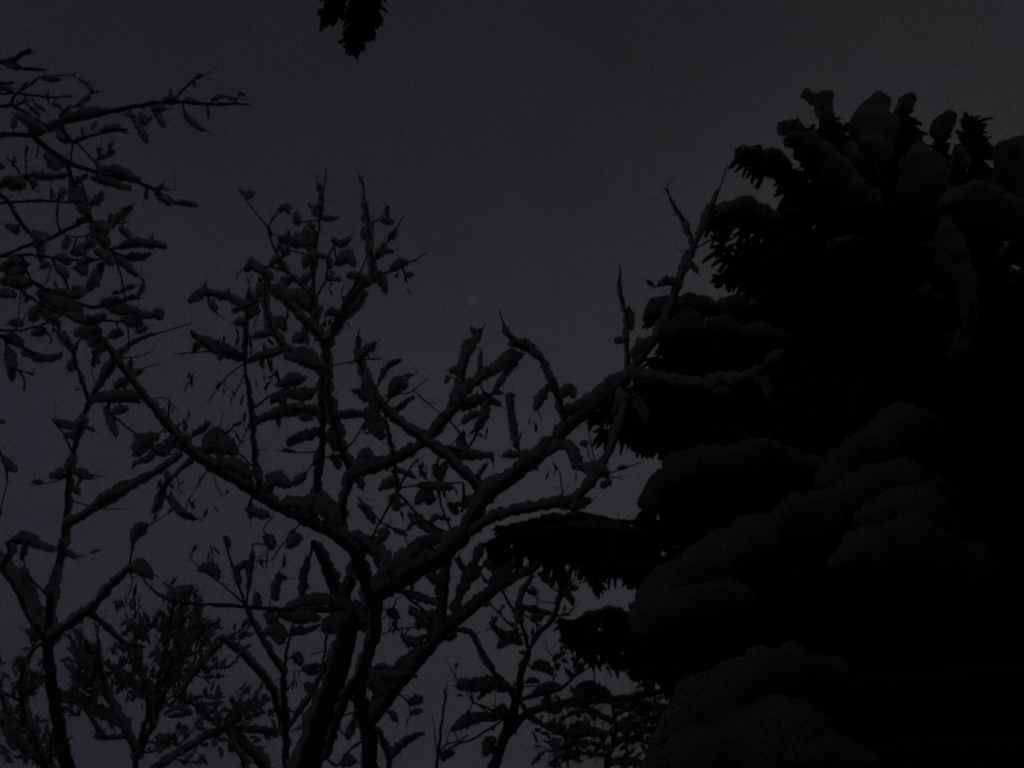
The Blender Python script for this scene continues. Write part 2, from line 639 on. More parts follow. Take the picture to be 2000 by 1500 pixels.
rt = thing('bare_tree', 'large forked snow-laden bare tree with hanging winged seeds, filling the middle', 'tree', base(640, 1500, 5.0), 'bare trees against the sky')
T = Tree(rt, 5.0, 1)
T.fine = 3
B, S = T.branch, T.snow
B('600,1510,27 622,1440,26 645,1370,24 665,1300,22 682,1235,20 690,1205,17', 20, .7, dy=.15, name='trunk', Y=5.1, to_ground=True)
B('722,1510,14 722,1460,15 719,1425,17 704,1365,14 712,1300,13 732,1245,12 733,1195,13 722,1165,15', 14, .5, dy=.1, name='trunk', Y=4.9, to_ground=True)
B('635,1480,7 655,1420,9 680,1355,11 700,1325,10', 9, .6)
# the limb climbing to the right
B('722,1175,16 760,1150,17 820,1117,17 880,1078,15 920,1035,13 950,973,13 1000,938,12 1070,883,11 1112,837,10 1150,805,9 1217,750,8 1243,717,6.5 1280,665,5.5 1310,612,4.5 1332,545,4 1358,482,3.6 1380,430,3 1400,385,2.2 1410,355,1.6 1420,322,1.1', 21, .85, dy=-.7, name="limb")
# the limb climbing to the left
B('718,1172,15 706,1120,14 690,1078,12 650,1045,11 590,1015,10 530,984,10 470,948,9 405,908,8.5 374,886,8 340,850,6.5 292,790,5.5 250,735,5 212,682,4.5 196,656,4', 15, .85, dy=-.4, name='limb')
S('650,1010,20 620,980,24 590,985,18 560,970,16'); S('690,1040,14 740,1080,16 760,1110,20'); S('745,1120,18 800,1085,18 850,1050,18')
S('920,1000,14 980,930,14'); S('640,1215,20 690,1205,26 730,1215,18'); S('1130,790,14 1170,770,14 1215,730,15')
# V above the trunk
B('680,1210,15 665,1180,14 645,1135,11 628,1090,9 611,1058,8', 12, .6, name='limb')
B('668,1185,10 685,1140,9 700,1095,8', 12, .7, name='limb')
S('665,1150,12 672,1175,14')
# branches off the right limb
B('1104,832,6 1096,790,5.5 1080,748,5 1062,708,4.5 1036,686,4 1012,672,3 988,642,2 975,606,1.2', 8, .55)
S('1000,668,12 1028,672,11 1045,690,10'); S('990,652,9 985,636,7'); S('1058,700,9 1072,730,9 1085,750,8')
S('1070,758,10 1058,775,10 1046,796,10'); S('1092,768,10 1115,760,14 1120,768,11'); S('1100,790,9 1112,800,14 1130,800,12')
B('1228,738,5 1227,690,4 1224,620,3 1214,570,2.4 1210,518,1.6', 5, .3)
S('1233,640,8 1232,615,8 1228,600,5'); S('1218,664,7 1204,666,6'); S('1240,690,14 1260,665,12')
B('1357,484,3.2 1336,430,2.6 1312,392,2 1302,368,1.6', 4, .5); S('1302,370,3')
S('1338,430,6 1345,455,8'); S('1395,392,7 1378,420,7 1370,455,6')
B('1327,556,2.5 1300,556,2.2 1275,562,1.2'); S('1320,550,8 1300,547,9 1286,554,5')
S('1352,512,6 1362,530,6'); S('1350,490,10 1335,530,9')
B('1228,738,4.5 1280,742,4 1340,753,3.5 1400,748,3 1450,741,3 1486,726,2 1504,706,1.5', 12, .95, dy=-.7)
B('1484,728,2.5 1497,752,2 1508,786,1.5', 9, .9)
S('1400,762,10 1425,765,9'); S('1500,705,9 1525,690,14')
B('1360,486,2 1390,468,1.8 1440,457,1.4 1540,450,1', 0, dy=-.5)
B('1312,618,2 1370,602,1.6 1440,592,1.2 1500,590,1', 0, dy=-.5)
B('1215,752,3.5 1224,790,3.2 1210,840,3 1190,890,3.2 1172,928,4', 9, .8, dy=-.4)
S('1238,770,8 1256,800,11 1262,820,8'); S('1226,770,9 1200,800,10')
B('1172,928,4.5 1140,965,5 1110,985,5.5 1060,992,6 1000,1003,6 950,1022,6 920,1045,5', 10, .6)
B('1170,930,3 1140,918,3 1112,884,2.6 1095,874,2.4 1060,894,1.6', 12, 1.0)
B('1172,930,1.8 1210,918,1.6 1252,904,1.1'); B('1174,932,1.5 1200,932,1.2 1215,930,1')
B('1168,922,2 1157,882,1.5 1147,828,1.1'); B('1166,918,1.6 1152,895,1.4 1145,868,1')
B('1118,998,2.6 1167,1007,2.4 1217,1023,2.1 1280,1060,1.6 1300,1080,1.2', 0, dy=-.5)
S('1120,990,12 1150,975,10'); S('1178,948,7 1188,942,5'); B('1098,960,2 1095,930,1.5 1092,920,1.2')
B('1016,892,3.5 1006,840,3 998,790,2.4 996,772,2', 0); S('1008,872,9 1002,830,8 996,790,8 993,772,9 1002,772,7')
S('1012,888,8 985,887,8'); B('1068,890,1.6 1072,860,1.2 1108,848,1')
# the branch from the right limb back up to the left
B('950,968,7 905,925,7 852,880,6.5 800,842,6 752,800,5 728,765,4.5 712,730,4 702,692,3.4 700,655,2 704,644,1.5', 10, .75, name='branch')
S('696,700,8 722,678,9 733,668,6'); S('712,735,12 722,770,13 735,800,12'); B('712,702,2 680,708,2 648,714,1.6'); B('702,702,1.8 743,700,1.2')
B('738,752,2.5 752,720,2.5 782,702,2', 0); S('742,742,6 756,716,7 782,702,6'); B('755,790,3 785,752,2.5 800,736,1.5'); S('765,765,14 775,750,15 792,748,9')
B('770,800,2.5 795,785,2 808,774,1.5'); S('778,798,8 795,783,6 807,775,5'); B('752,772,2 800,766,1.6 836,738,1')
B('808,764,1.2 848,798,1.4 868,812,1.4', 0, snap=False); S('720,800,16 735,830,18 745,850,12'); S('690,760,6 705,765,8 712,780,10')
B('718,700,1.2 715,665,1'); B('788,742,1.2 812,728,1'); B('785,735,1.2 795,748,1')
# branch up the middle right
B('690,932,7 767,904,6.5 827,868,6 862,830,5.5 890,797,5 902,745,4 913,698,3.4 932,665,2.5 948,632,1.2', 12, .9)
S('882,722,10 900,722,8'); S('922,640,7 930,650,7 938,640,4'); S('915,665,9 905,690,9'); S('880,800,14 905,770,12'); S('875,735,5 872,745,5')
B('900,775,4 935,745,3.5 970,722,3 1000,705,3 1025,690,3', 11, .95); S('985,700,12 1010,688,11')
B('935,748,2 942,715,1.6 938,680,1.2'); S('936,722,5 940,690,5'); B('955,772,2.5 985,728,2.5 1020,697,2'); S('965,765,8 992,725,7 1010,708,6')
B('902,795,3.5 940,788,3 978,785,2'); S('905,792,11 935,780,14 965,780,9 978,783,5')
B('958,770,2.8 950,800,2.8 930,850,2.8 914,876,3'); S('950,785,9 945,815,9 930,840,9'); S('905,822,8 925,808,9 938,806,6')
B('882,822,1.8 898,845,2 914,874,2.2'); S('905,848,8 900,865,9 905,878,9')
B('860,872,4 905,882,3.5 960,885,2'); S('860,875,12 905,888,13 945,885,9 962,882,5')
B('930,930,5 945,950,5'); S('935,920,8 945,915,9')
# stems climbing through the centre
B('690,1076,5.5 672,1042,5.5 671,990,5.5 684,937,6 685,922,6.5 667,877,6 653,827,6 641,777,6 637,730,6.5 637,690,6.5 638,668,6', 10, .55, dy=.3, name='limb')
B('612,1004,9 620,950,8 630,883,7.5 631,810,7 630,755,6 634,720,5', 9, .45, dy=.1, name='limb')
B('638,690,5 622,645,4.5 616,617,4.2 612,560,4 615,500,3.6 622,450,3 628,400,2.4 633,367,1.6 638,328,1', 7, .4, dy=.3)
B('628,390,1.6 622,370,1.2 618,345,1'); S('625,388,6 628,378,5'); S('622,400,7 614,415,10'); S('630,424,8 645,425,6 660,420,3')
S('608,440,13 600,462,16 605,485,13'); S('575,452,17 560,470,14 585,465,14'); S('578,418,8 580,435,11'); S('560,485,9 552,500,6'); S('600,505,10 615,490,9')
S('598,500,9 595,518,8')
B('638,670,5 602,634,5 567,600,4.4 535,568,3.8 518,548,3', 10, .9); S('570,570,16 590,585,18 605,600,14'); S('520,555,12 510,570,12'); S('545,560,12 560,585,13')
B('614,588,3.6 588,558,3.4 560,530,3 543,500,2.6 528,467,2.3 523,443,2 500,417,1.6 470,372,1.2', 6, .4); S('470,372,3.5')
S('550,545,14 565,550,13'); S('540,505,8 530,515,7'); S('545,480,6 552,490,7')
B('523,444,1.8 538,418,1.5 550,402,1.2'); S('548,408,6 558,402,9 563,412,5'); B('528,452,1.5 545,462,1.2 565,470,1')
B('560,530,2.8 530,522,2.4 505,520,2 478,524,1.5 470,530,1'); S('508,524,9 492,516,13 480,522,8'); S('515,530,10 525,540,8')
B('640,674,5 660,640,6 685,592,5.5 710,556,5 727,540,4.5 726,500,3.6 720,443,2.8 712,387,2 709,360,1.6 703,342,1.2', 9, .55, dy=.4); S('702,345,4 708,358,3')
B('642,668,3 655,635,3 683,577,2.6 707,523,2 719,497,1.6'); S('660,625,10 690,600,11 712,570,10'); S('668,610,6 645,608,9 635,612,6'); S('678,582,6')
B('727,540,3 760,530,2.5 790,517,2.2 812,506,1.6 834,493,1'); S('768,520,10 785,512,12 795,508,8'); B('788,520,2 793,545,1.6 796,555,1.2'); S('738,553,12 755,552,12 745,545,12'); S('740,530,10 725,545,12')
B('727,530,3 736,498,2.8 756,473,2.4 772,450,2 790,421,1.1'); S('738,500,9 750,478,9'); S('756,490,6 765,490,5'); S('765,460,8 772,450,6')
B('722,436,1.8 742,427,1.4 756,410,1.2'); S('755,405,5 757,420,4'); S('726,434,9 716,450,10 710,462,9'); S('715,480,11 725,485,11')
S('700,540,9 685,537,8'); S('718,550,10 705,545,8')
B('617,590,2.8 634,550,2.5 640,520,2.2 644,495,2 660,475,1.7 680,465,1.3 694,450,1'); S('650,465,8 665,475,9 682,464,5'); S('660,510,13 678,498,14 690,510,8'); S('628,494,9 622,500,9'); S('640,540,9 655,545,9 648,535,8'); S('640,500,6 645,520,7')
S('608,560,8 600,575,7'); S('625,600,9 612,620,9'); S('600,540,8 590,548,9')
# left middle stem with the thickest seeds
B('505,955,5 503,930,4.5 498,900,4 494,850,4 491,800,4 483,750,3.6 478,705,3.4 480,650,3 484,600,2.6 486,560,2', 6, .4, dy=-.2)
B('479,702,4 460,693,3.6 430,682,3 400,666,2.6 385,657,2 372,645,1.5'); S('470,697,12 440,684,14 410,672,13 385,655,9 374,645,7'); S('382,675,8 378,685,5')
B('479,702,2.2 443,690,2 400,687,1.6 337,692,1'); B('480,708,2.6 520,696,2.4 560,686,1.6'); S('490,700,9 525,690,9 555,682,9'); S('560,695,9 575,700,7')
B('486,600,2.6 440,582,2.4 400,574,2 370,592,1.2', 9, .9); B('404,576,2 412,592,2 426,616,1.5'); S('408,585,7 420,605,7'); S('398,565,6 400,555,3'); S('470,595,12 485,590,14'); S('500,600,10 490,615,10')
B('480,712,1.8 450,730,1.5 425,760,1.2 413,775,1'); B('480,728,1.5 466,758,1.3 452,780,1')
B('497,798,2.6 530,772,2.2 560,758,1.8 590,748,1.4'); S('545,748,11 570,740,13 595,735,9'); S('560,765,12 595,770,13 610,758,11'); S('530,780,9 545,775,12 550,785,10'); S('510,705,8')
S('478,625,11 462,628,9'); S('520,632,11 545,630,13 555,638,9'); S('500,655,8 525,650,8'); S('510,555,10 505,575,10')
B('600,712,4.4 567,690,4 543,663,3.5 527,630,3 520,600,2.6 518,552,2', 9, .75); B('640,742,4 620,724,4.4 598,710,4.4', 8, .8)
S('575,660,11 592,655,12'); S('585,680,12 605,700,14 615,715,11'); S('600,670,6 592,640,5'); S('640,700,13 645,715,13')
B('493,822,3.5 530,805,3.5 580,800,3.5 632,806,4', 0); S('500,818,8 540,806,13 580,800,13 625,803,12'); S('540,825,6 545,818,7'); S('590,815,8 605,815,6'); B('645,812,3.5 680,810,3 714,806,2'); S('650,812,10 685,808,9 712,806,8')
S('622,838,10 598,850,11 565,862,12'); S('563,878,7'); S('620,885,8 615,905,7'); B('630,890,2 602,918,1.6 591,945,1'); S('642,840,10 655,875,12'); S('660,910,10 650,890,10')
B('668,885,3 690,862,2 713,822,1.6 722,790,1.4'); B('712,828,1 714,848,.8'); B('654,892,3 635,893,2')
S('560,945,14 535,935,14 520,955,13'); S('580,940,10 590,930,8'); S('505,935,10 500,910,9'); S('700,905,12 715,885,12 725,890,8'); S('695,915,14 740,900,13')
# the snow-heaped fork on the left limb
B('378,890,4 420,872,3.6 440,850,2.6 458,830,1.4', 0); B('428,848,2.6 455,875,2.4 495,912,2.2', 0)
S('390,880,16 425,865,20 455,875,16'); S('400,855,12 430,845,14'); S('410,905,14 450,908,14 490,925,12'); S('340,865,16 320,862,14'); S('300,850,14 275,868,16 265,885,9'); S('270,902,7 268,900,8'); S('290,893,9'); S('318,885,10 300,875,11')
B('424,848,1.2 410,825,.9'); B('428,846,1.2 430,825,.9'); B('430,850,1.5 455,840,1.3 470,862,1.2 480,860,1')
S('385,835,11 395,840,9'); S('365,855,12 350,870,14'); B('320,845,1.5 350,830,1.2 368,815,1 369,803,1'); B('352,842,1.2 370,850,1 358,838,.8')
B('374,900,2.5 345,925,2.2 318,955,2 305,985,2', 5, .6); S('318,955,8 305,990,9 298,998,7'); B('318,965,2 345,995,2 372,1010,1.6 397,1017,1.2'); S('330,970,8 350,1000,8 380,1012,6')
B('405,918,1.4 385,950,1.2 365,980,1'); B('418,930,1.3 425,950,1.1 433,970,1'); B('345,925,1.3 352,960,1'); B('320,925,1.2 328,945,1')
B('368,880,1.4 318,890,1.2 280,880,1'); B('325,835,1.2 328,800,1 330,785,1.6'); B('455,890,1.2 478,850,1.2 488,820,1'); B('500,880,1.2 520,878,.8'); B('487,985,3 488,1010,2'); S('490,985,6 488,1010,7'); S('480,990,7 500,1000,9 520,1005,10')
# low left side
B('690,1195,7 620,1192,6 560,1192,5 480,1186,4 400,1181,3 345,1176,2.6 303,1157,2 280,1132,1.6', 4, .4, dy=-.3)
S('560,1180,9 600,1175,12 650,1172,13 680,1180,13'); S('545,1195,10 580,1205,13 620,1205,12'); S('350,1165,16 330,1170,8 365,1150,15')
B('482,1186,3 462,1130,2.8 446,1080,2.4 437,1050,1.6'); S('438,1050,7 446,1065,5'); S('458,1110,7 465,1140,8'); S('468,1110,6 480,1098,7')
B('480,1184,3 490,1125,2.5 493,1062,1.3'); S('484,1150,6 492,1080,5 488,1130,5'); B('478,1182,2 440,1146,1.8 402,1118,1.5 372,1093,1.1'); S('390,1108,10 410,1112,12 425,1122,9'); B('412,1110,1.5 414,1085,1.3 412,1062,1')
B('372,1093,.9 370,1078,.8'); S('500,1165,7 502,1180,8'); B('530,1160,1.2 540,1120,1'); S('545,1130,9 535,1150,9 540,1170,9'); S('548,1125,7')
B('481,1190,4 500,1230,4.5 530,1280,5.5 553,1317,6 553,1360,6.5 558,1420,7.5 557,1510,9', 7, .5, dy=.1, name='limb')
B('553,1318,4 562,1262,3.6 577,1205,3.2 590,1170,3 600,1120,3 610,1062,3'); S('588,1160,8 592,1125,8 600,1090,7'); S('520,1230,12 540,1235,16 545,1250,13'); S('520,1200,10 535,1215,12')
B('570,1243,2.4 600,1236,2.2 628,1220,1.6', 6, .5); S('570,1232,10 590,1232,8'); B('637,1225,3 636,1260,3 630,1305,2.4'); B('634,1273,1.6 608,1277,1.3'); S('575,1280,10 585,1295,11'); S('595,1305,11 615,1312,11'); S('625,1300,8')
B('558,1432,3.5 600,1372,3.5 622,1332,3.4 645,1290,3', 5, .3); S('608,1350,8 600,1340,8'); B('530,1060,2 515,1035,1.6 527,1015,1.4'); S('520,1050,13 530,1065,12'); B('572,1040,2 550,1065,1.6 530,1095,1.4'); S('565,1062,13 580,1050,14'); B('500,1095,1.2 525,1095,1.2')
B('530,1050,1.5 520,1110,1.2'); S('510,1100,5'); B('560,1385,2 600,1395,1.8 660,1400,1.8 705,1385,1.8', 0); B('658,1495,2.5 683,1467,3 715,1442,3', 0)
B('738,1430,4.5 749,1452,4.5 759,1480,5 761,1510,5', 6, .6); B('760,1483,3.4 786,1455,3 813,1436,2.4'); S('765,1475,8 790,1452,8 812,1438,8'); S('670,1490,12 690,1485,11'); S('680,1440,9 690,1410,8')
# the low right limb
B('722,1420,12 742,1392,12 790,1330,11 840,1270,10 868,1238,10 883,1223,9 917,1198,8 950,1171,7.5 977,1148,7 1010,1130,5.5 1043,1113,4.5 1063,1098,3.5', 14, .8, dy=.5, name='limb')
S('735,1370,18 760,1330,16'); S('770,1310,12 800,1290,14 830,1262,12'); S('745,1300,10 755,1302,7'); S('720,1330,16 745,1345,14'); B('740,1322,2.4 790,1320,2.2 800,1316,1.6', 7, .8)
B('868,1235,7 869,1180,7 874,1120,7 880,1075,6', 9, .7, name='limb'); S('862,1190,10 855,1140,9')
B('893,1188,3.5 913,1145,3.4 930,1102,3.2 947,1060,3', 8, .6); B('913,1143,3 905,1115,2.6 895,1085,2.2', 6, .5); B('935,1105,2.5 945,1130,2.2 960,1145,2.2'); S('925,1130,10 935,1110,10'); S('950,1100,11 965,1110,11')
S('900,1195,9 925,1180,10 945,1160,11'); S('960,1140,14 985,1120,14 995,1100,10'); B('768,1145,3 800,1170,3 830,1195,2.8 850,1222,3'); S('790,1155,8 825,1170,9 855,1178,8'); S('830,1200,10 850,1205,10'); S('840,1125,10 850,1135,10')
B('846,1222,2.4 815,1225,2 770,1230,1.6 745,1240,1.6'); S('820,1200,9 800,1190,8 835,1215,10'); S('760,1195,10 775,1205,10'); B('770,1200,1.4 772,1175,1.2 785,1165,1'); S('785,1240,8 800,1255,11 818,1250,9 828,1238,6'); S('875,1245,9 885,1238,8')
B('745,1210,1.5 770,1190,1.2'); B('740,1215,1.2 748,1195,1'); S('815,1215,9 840,1225,10')
B('785,1360,2 800,1372,2 812,1368,1.5'); S('805,1372,9 818,1365,7'); B('800,1380,1.6 802,1400,1.2'); S('762,1390,7 772,1405,8')
B('885,1225,3 895,1232,2.6 920,1240,2.4 935,1268,2.4', 5, .5)
# clutter under the right limb
B('713,1068,3 752,1002,3.4 777,957,3.2 803,912,2.6 818,897,2', 0); B('777,955,3 770,907,2.6 766,882,2.4 752,812,2', 5, .3)
S('770,935,11 755,945,13 745,950,8'); S('770,975,11 772,990,10'); S('700,945,12 702,935,12'); S('775,915,9 785,918,8'); B('737,1015,2 712,985,2 698,970,1.6'); S('702,985,8 718,1000,9 730,1018,8'); S('740,1040,9 755,1040,8 738,1060,11')
S('780,1038,8'); B('783,1040,1 795,1060,1 797,1085,1'); S('815,1020,11 805,1015,9'); B('790,975,3 815,1005,3.2 850,1030,3.4 885,1045,3.6', 0); S('800,1005,9 830,1030,9 860,1045,9'); S('815,1060,12 830,1055,11')
B('856,900,2.4 858,960,2.4 868,1005,2.4 882,1035,2.4', 0); S('850,910,9 852,930,9'); S('840,975,14 830,965,14 815,975,10'); B('790,955,2 830,945,2.2 905,943,2', 0); S('820,945,7 850,950,10 880,950,9'); B('908,940,3 905,975,3 902,1000,3', 0); S('905,985,12 925,975,13'); B('925,965,2 935,960,2')
S('880,985,10 890,1000,9'); S('865,1010,8'); B('818,900,1.4 822,930,1.1'); B('825,905,1.2 835,940,1'); S('870,905,8 860,935,8'); S('800,925,8'); B('740,1050,1.6 755,1030,1.3'); S('840,1020,6 850,1010,6'); S('735,1090,9 750,1098,8')
T.seeds('525,533,3 500,540,3 490,560,4 460,640,2 440,650,2 490,650,4 470,660,3 520,665,4 500,680,3 465,690,3 375,735,4 380,720,2 415,772,1 432,745,2 450,770,2 475,775,2 525,710,5 540,725,4 535,735,3 520,735,2 500,740,1 600,545,2 595,535,2 649,545,1 673,553,2 650,620,3 640,560,1 675,625,1 760,400,1 793,560,1 770,455,1 635,625,2 565,610,1 505,620,2 523,690,3 405,860,1 545,570,2 1042,815,3 1050,800,1 968,882,3 952,830,2 910,840,3 1075,915,2 1078,900,1 1125,920,1 480,800,1 370,975,3 400,990,2 410,985,2 325,790,3 370,800,1 410,1075,3 575,1325,4 580,1310,2 480,1095,2 785,1000,2 825,905,4 800,1395,1 770,1215,3 775,1225,2 730,660,1 790,540,1 780,530,1 860,935,3 865,950,3 885,945,2 555,1080,2 815,1060,1 320,935,4 330,950,3')

for o in [c for c in T.root.children if c.name.startswith('branch')]:
    pp = [Vector(v.co) for v in o.data.vertices][::8]
    if T.rng.random() < .8:
        T.twig(o, pp, [0] * len(pp), thin=.65)

# ---------------------------------------------------------------- tree at the left edge
rt = thing('bare_tree', 'slim dark bare tree at lower left forking into three arms', 'tree', base(130, 1500, 5.6), 'bare trees against the sky')
T = Tree(rt, 5.6, 2)
T.fine = 2
B, S = T.branch, T.snow
B('134,1510,14 118,1430,13 104,1350,12 95,1290,11 91,1255,11', 0, name='trunk', dy=.1, to_ground=True)
B('90,1255,8 60,1208,7.5 32,1150,7 0,1108,6.5 -60,1040,5 -120,980,4', 11, .8, name='limb'); S('70,1205,12 55,1160,12 48,1130,12'); S('75,1225,14')
B('91,1255,9 96,1190,8.5 107,1130,8 122,1065,7 130,1000,6 133,940,5.5 144,880,5 160,825,4.5 174,785,4.5 205,738,4 235,692,3.4 262,668,2.4 312,650,1.8 372,632,1.1', 7, .7, dy=.5, name='limb')
S('95,1200,12 100,1150,12 110,1110,11'); S('118,1075,10 125,1050,10'); S('160,815,12 150,840,11'); S('190,750,9 215,710,10 240,680,9'); S('130,920,11 140,890,10')
B('92,1252,8 130,1225,7.5 180,1187,7 216,1147,6.5 252,1112,6', 9, .9, name='limb', dy=-.3)
B('252,1112,2.6 257,1080,2.4 264,1050,2.2 286,1030,1.6 318,1010,1'); S('258,1055,9 265,1040,14 280,1028,11 287,1022,5'); S('250,1108,12 270,1110,14 292,1122,10'); B('282,1036,1 283,1020,1'); B('262,1065,1.4 265,1072,1')
B('255,1115,1.5 258,1140,1.2 250,1165,1.1'); B('290,1120,1.1 312,1128,.9')
B('168,1198,4 190,1212,3.6 205,1225,3 228,1246,2.6 250,1260,2.4 285,1264,2', 5, .4); B('198,1215,1.5 207,1202,1.2')
B('133,1032,5 165,1006,4.6 192,990,4.4 250,955,4 310,920,3.6 356,890,3', 9, .95, dy=-.5); S('180,985,10 230,955,11 270,935,9'); B('140,975,1.6 190,992,1.5 242,994,1'); S('150,960,8 135,950,8')
B('120,1075,3 80,1066,3 40,1055,3 10,1062,2.4'); S('105,1068,8 70,1060,9 45,1050,14 30,1052,11 12,1056,6'); S('40,1072,10 50,1080,9'); B('130,1082,2.6 150,1085,2 168,1086,1.2'); S('125,1078,9 145,1086,5'); B('18,1075,4 10,1095,5 3,1110,5', 8, .6); B('47,1080,1.5 48,1105,1.6 60,1130,2 88,1158,2.4'); S('42,1112,9 45,1130,8')
B('142,885,2.4 122,845,2 102,818,1.6'); S('140,832,10 122,828,9 106,818,5'); S('142,852,9 130,848,6'); S('172,834,7'); B('130,930,2 100,942,1.6 58,948,1'); S('118,925,11 103,928,9'); B('132,915,2 160,925,1.8 200,931,1.2'); S('145,918,9 165,928,8 180,930,5'); S('155,938,6')
B('174,786,3.4 210,784,3.2 272,785,3'); S('180,776,10 215,772,11 255,772,12 280,770,9'); B('272,778,1.4 310,777,1.3 332,784,1.2 328,818,1.2'); S('205,798,8 215,825,8 225,848,7'); S('222,803,9 245,798,9'); B('215,805,2.2 245,832,2 270,850,2'); S('265,848,9 285,860,12')
B('174,786,2.6 157,740,2.2 145,700,2.2 152,668,2 165,655,1.8', 5, .3); S('135,718,8 140,705,6'); B('232,705,1.6 262,698,1.4 293,688,1'); S('250,720,9 258,718,8'); B('245,752,1.8 272,724,1.6 312,710,1'); S('262,732,7 275,722,7'); B('185,748,1 178,720,.9 180,712,1'); S('180,690,11 190,700,10'); S('205,675,8 185,680,11'); S('228,752,9 240,745,9')
B('160,800,1.5 155,812,1'); T.seeds('325,800,1 300,1135,1 265,1135,3 270,1170,2')

# ---------------------------------------------------------------- tree leaning in from the upper left
rt = thing('bare_tree', 'dense snowy bare tree reaching in from the left edge, upper half', 'tree', base(-330, 700, 4.4), 'bare trees against the sky')
T = Tree(rt, 4.4, 3)
T.fine = 2
B, S = T.branch, T.snow
def trunk_up(T, X, Y, z0, z1, r0, r1, n=14):
    V, F = [], []
    P = [Vector((X + .08 * noise.noise(Vector((k * .35, X, 0))), Y + .08 * noise.noise(Vector((k * .35, X, 5))), z0 + (z1 - z0) * k / n)) for k in range(n + 1)]
    tube(V, F, P, [r0 + (r1 - r0) * k / n for k in range(n + 1)], 12, .12, 9)
    o = part('trunk', V, F, M_BARK, T.root)
    for p in P:
        q = proj(p)
        if q:
            T.samples.append((q[0], q[1], p.y, o))
bx = base(-330, 700, 4.4)[0]
trunk_up(T, bx, 4.4, -.1, 7.8, .17, .05)
B('-330,560,13 -200,470,11 -100,400,9 -20,330,7 0,325,6', 12, .6, name='limb', dy=-.2, snap=False)
B('-330,420,9 -200,340,8 -80,280,7 0,264,6 60,264,6 100,250,6.5 116,240,6.5 165,229,6 240,213,5.2 300,202,4.6 350,200,3.6 400,203,3 445,203,2.6 490,204,1.2', 5, .5, name='limb', dy=.3, snap=False)
S('95,248,10 115,236,13'); S('130,225,10 170,218,11 210,212,8'); S('320,192,7 345,192,6'); S('360,194,7 385,197,6')
B('117,240,4 127,216,3.4 150,206,2.8 166,194,2.2 178,178,1.8 173,163,1.6'); S('124,218,9 130,210,7'); S('160,198,6 168,192,8'); S('178,178,5 173,165,5'); S('185,178,4'); S('165,212,7 160,205,5')
B('340,198,2.6 360,173,2.2 385,153,1.8 403,145,1.2'); S('385,150,5 392,146,4'); S('330,192,8 338,186,6'); S('378,162,4')
B('252,214,2.2 270,240,2.2 288,276,2'); S('262,232,7 272,252,7 284,272,8'); S('275,225,10 282,240,8'); S('290,232,5'); B('300,204,2 310,225,2 320,246,2'); S('302,215,7 310,230,7 318,243,8'); B('355,206,2 366,228,2 398,253,2'); S('360,218,6 372,235,8 395,251,6'); B('410,203,1.6 420,192,1.5 440,187,1.3'); S('415,194,5 425,188,5 437,187,5'); S('450,188,6 455,192,5'); B('458,203,1.5 468,185,1.2 465,178,1'); S('472,182,5'); S('406,217,6'); B('405,204,1.5 406,214,1.5')
S('245,222,6 262,226,6'); S('300,212,9 320,208,8'); B('285,203,1 295,212,1')
B('-120,160,6 -40,190,5 0,208,4.5 25,206,4.5 60,228,5 96,248,5', 0, name='limb', dy=.1, snap=False); S('35,222,9 62,240,11 85,250,9'); S('60,250,9 75,255,8'); S('25,245,6 26,235,6')
B('-60,128,5 0,121,6 20,124,7 45,133,4.5 88,137,3', 0, snap=False); B('22,122,6 38,110,5 60,96,5', 0); S('24,130,8 22,125,8')
B('18,206,4 32,184,3.4 52,170,2.8 72,155,2.4 92,150,2.2 145,146,1'); S('85,152,5 100,153,7 115,152,5'); B('145,146,1.3 148,141,1'); S('5,170,7 18,172,6'); B('-20,164,3 8,163,3 28,160,3'); B('32,184,2 45,168,2 55,160,2.4'); B('0,182,3.2 30,182,3 70,187,2.6 100,190,2.4 135,188,2'); S('135,188,3'); S('92,186,4'); B('95,190,1.6 95,205,1.4'); B('48,190,1.5 50,195,1.4 66,198,1.2'); S('70,205,5 85,213,5'); B('30,206,2 48,197,2'); S('60,208,4 75,225,4'); B('50,200,1.5 78,232,1.2'); S('105,203,5 115,206,4'); B('62,190,1.2 70,205,1')
B('62,264,6 76,278,6 110,303,6 140,321,6 200,340,5 270,357,4.6 310,376,4.4 342,395,4 385,400,3', 4, .5, name='limb', dy=.4)
S('195,328,8 220,332,10 250,342,10 268,345,8'); S('90,300,8 105,320,13 112,325,8'); S('180,345,7 215,355,9 250,365,8'); S('285,378,7'); S('310,382,8 330,395,9'); S('345,394,6 382,399,6'); S('310,368,8'); S('190,338,7 200,352,5')
B('300,368,1.4 340,371,.9'); B('122,252,6 132,268,6 142,276,5.5 190,262,3.4 250,252,2'); S('200,252,7 225,248,7 240,250,5'); B('235,254,2 252,262,1.6'); S('112,262,9 128,272,10'); S('160,256,4'); B('141,278,2.2 139,312,1.4'); B('150,280,2 172,302,2 188,316,2 195,288,2'); S('193,290,5 193,300,4'); B('188,316,2 206,302,2 222,293,2'); S('200,308,5 220,294,6'); S('190,322,7')
B('128,318,5 142,352,5 160,395,5.2 176,425,5.5 196,470,6 212,490,6', 0, name='limb', dy=.4); S('138,352,9 150,385,13 160,410,13'); S('150,345,9 160,350,8'); S('160,425,8')
B('-60,370,5 0,362,5 32,352,4.5 60,345,4 95,346,3.6 138,342,3', 8, .9); S('20,360,12 40,355,11'); S('60,350,7 65,358,7'); B('46,350,2.5 30,325,2 12,308,1.5'); S('26,315,5'); B('52,345,2 50,310,1.6 55,285,1.6'); S('50,297,4'); B('83,340,1.2 85,332,1'); B('70,280,1.6 72,305,1.2'); B('40,360,1.3 35,380,1'); B('60,362,1.2 78,376,1'); S('65,363,4')
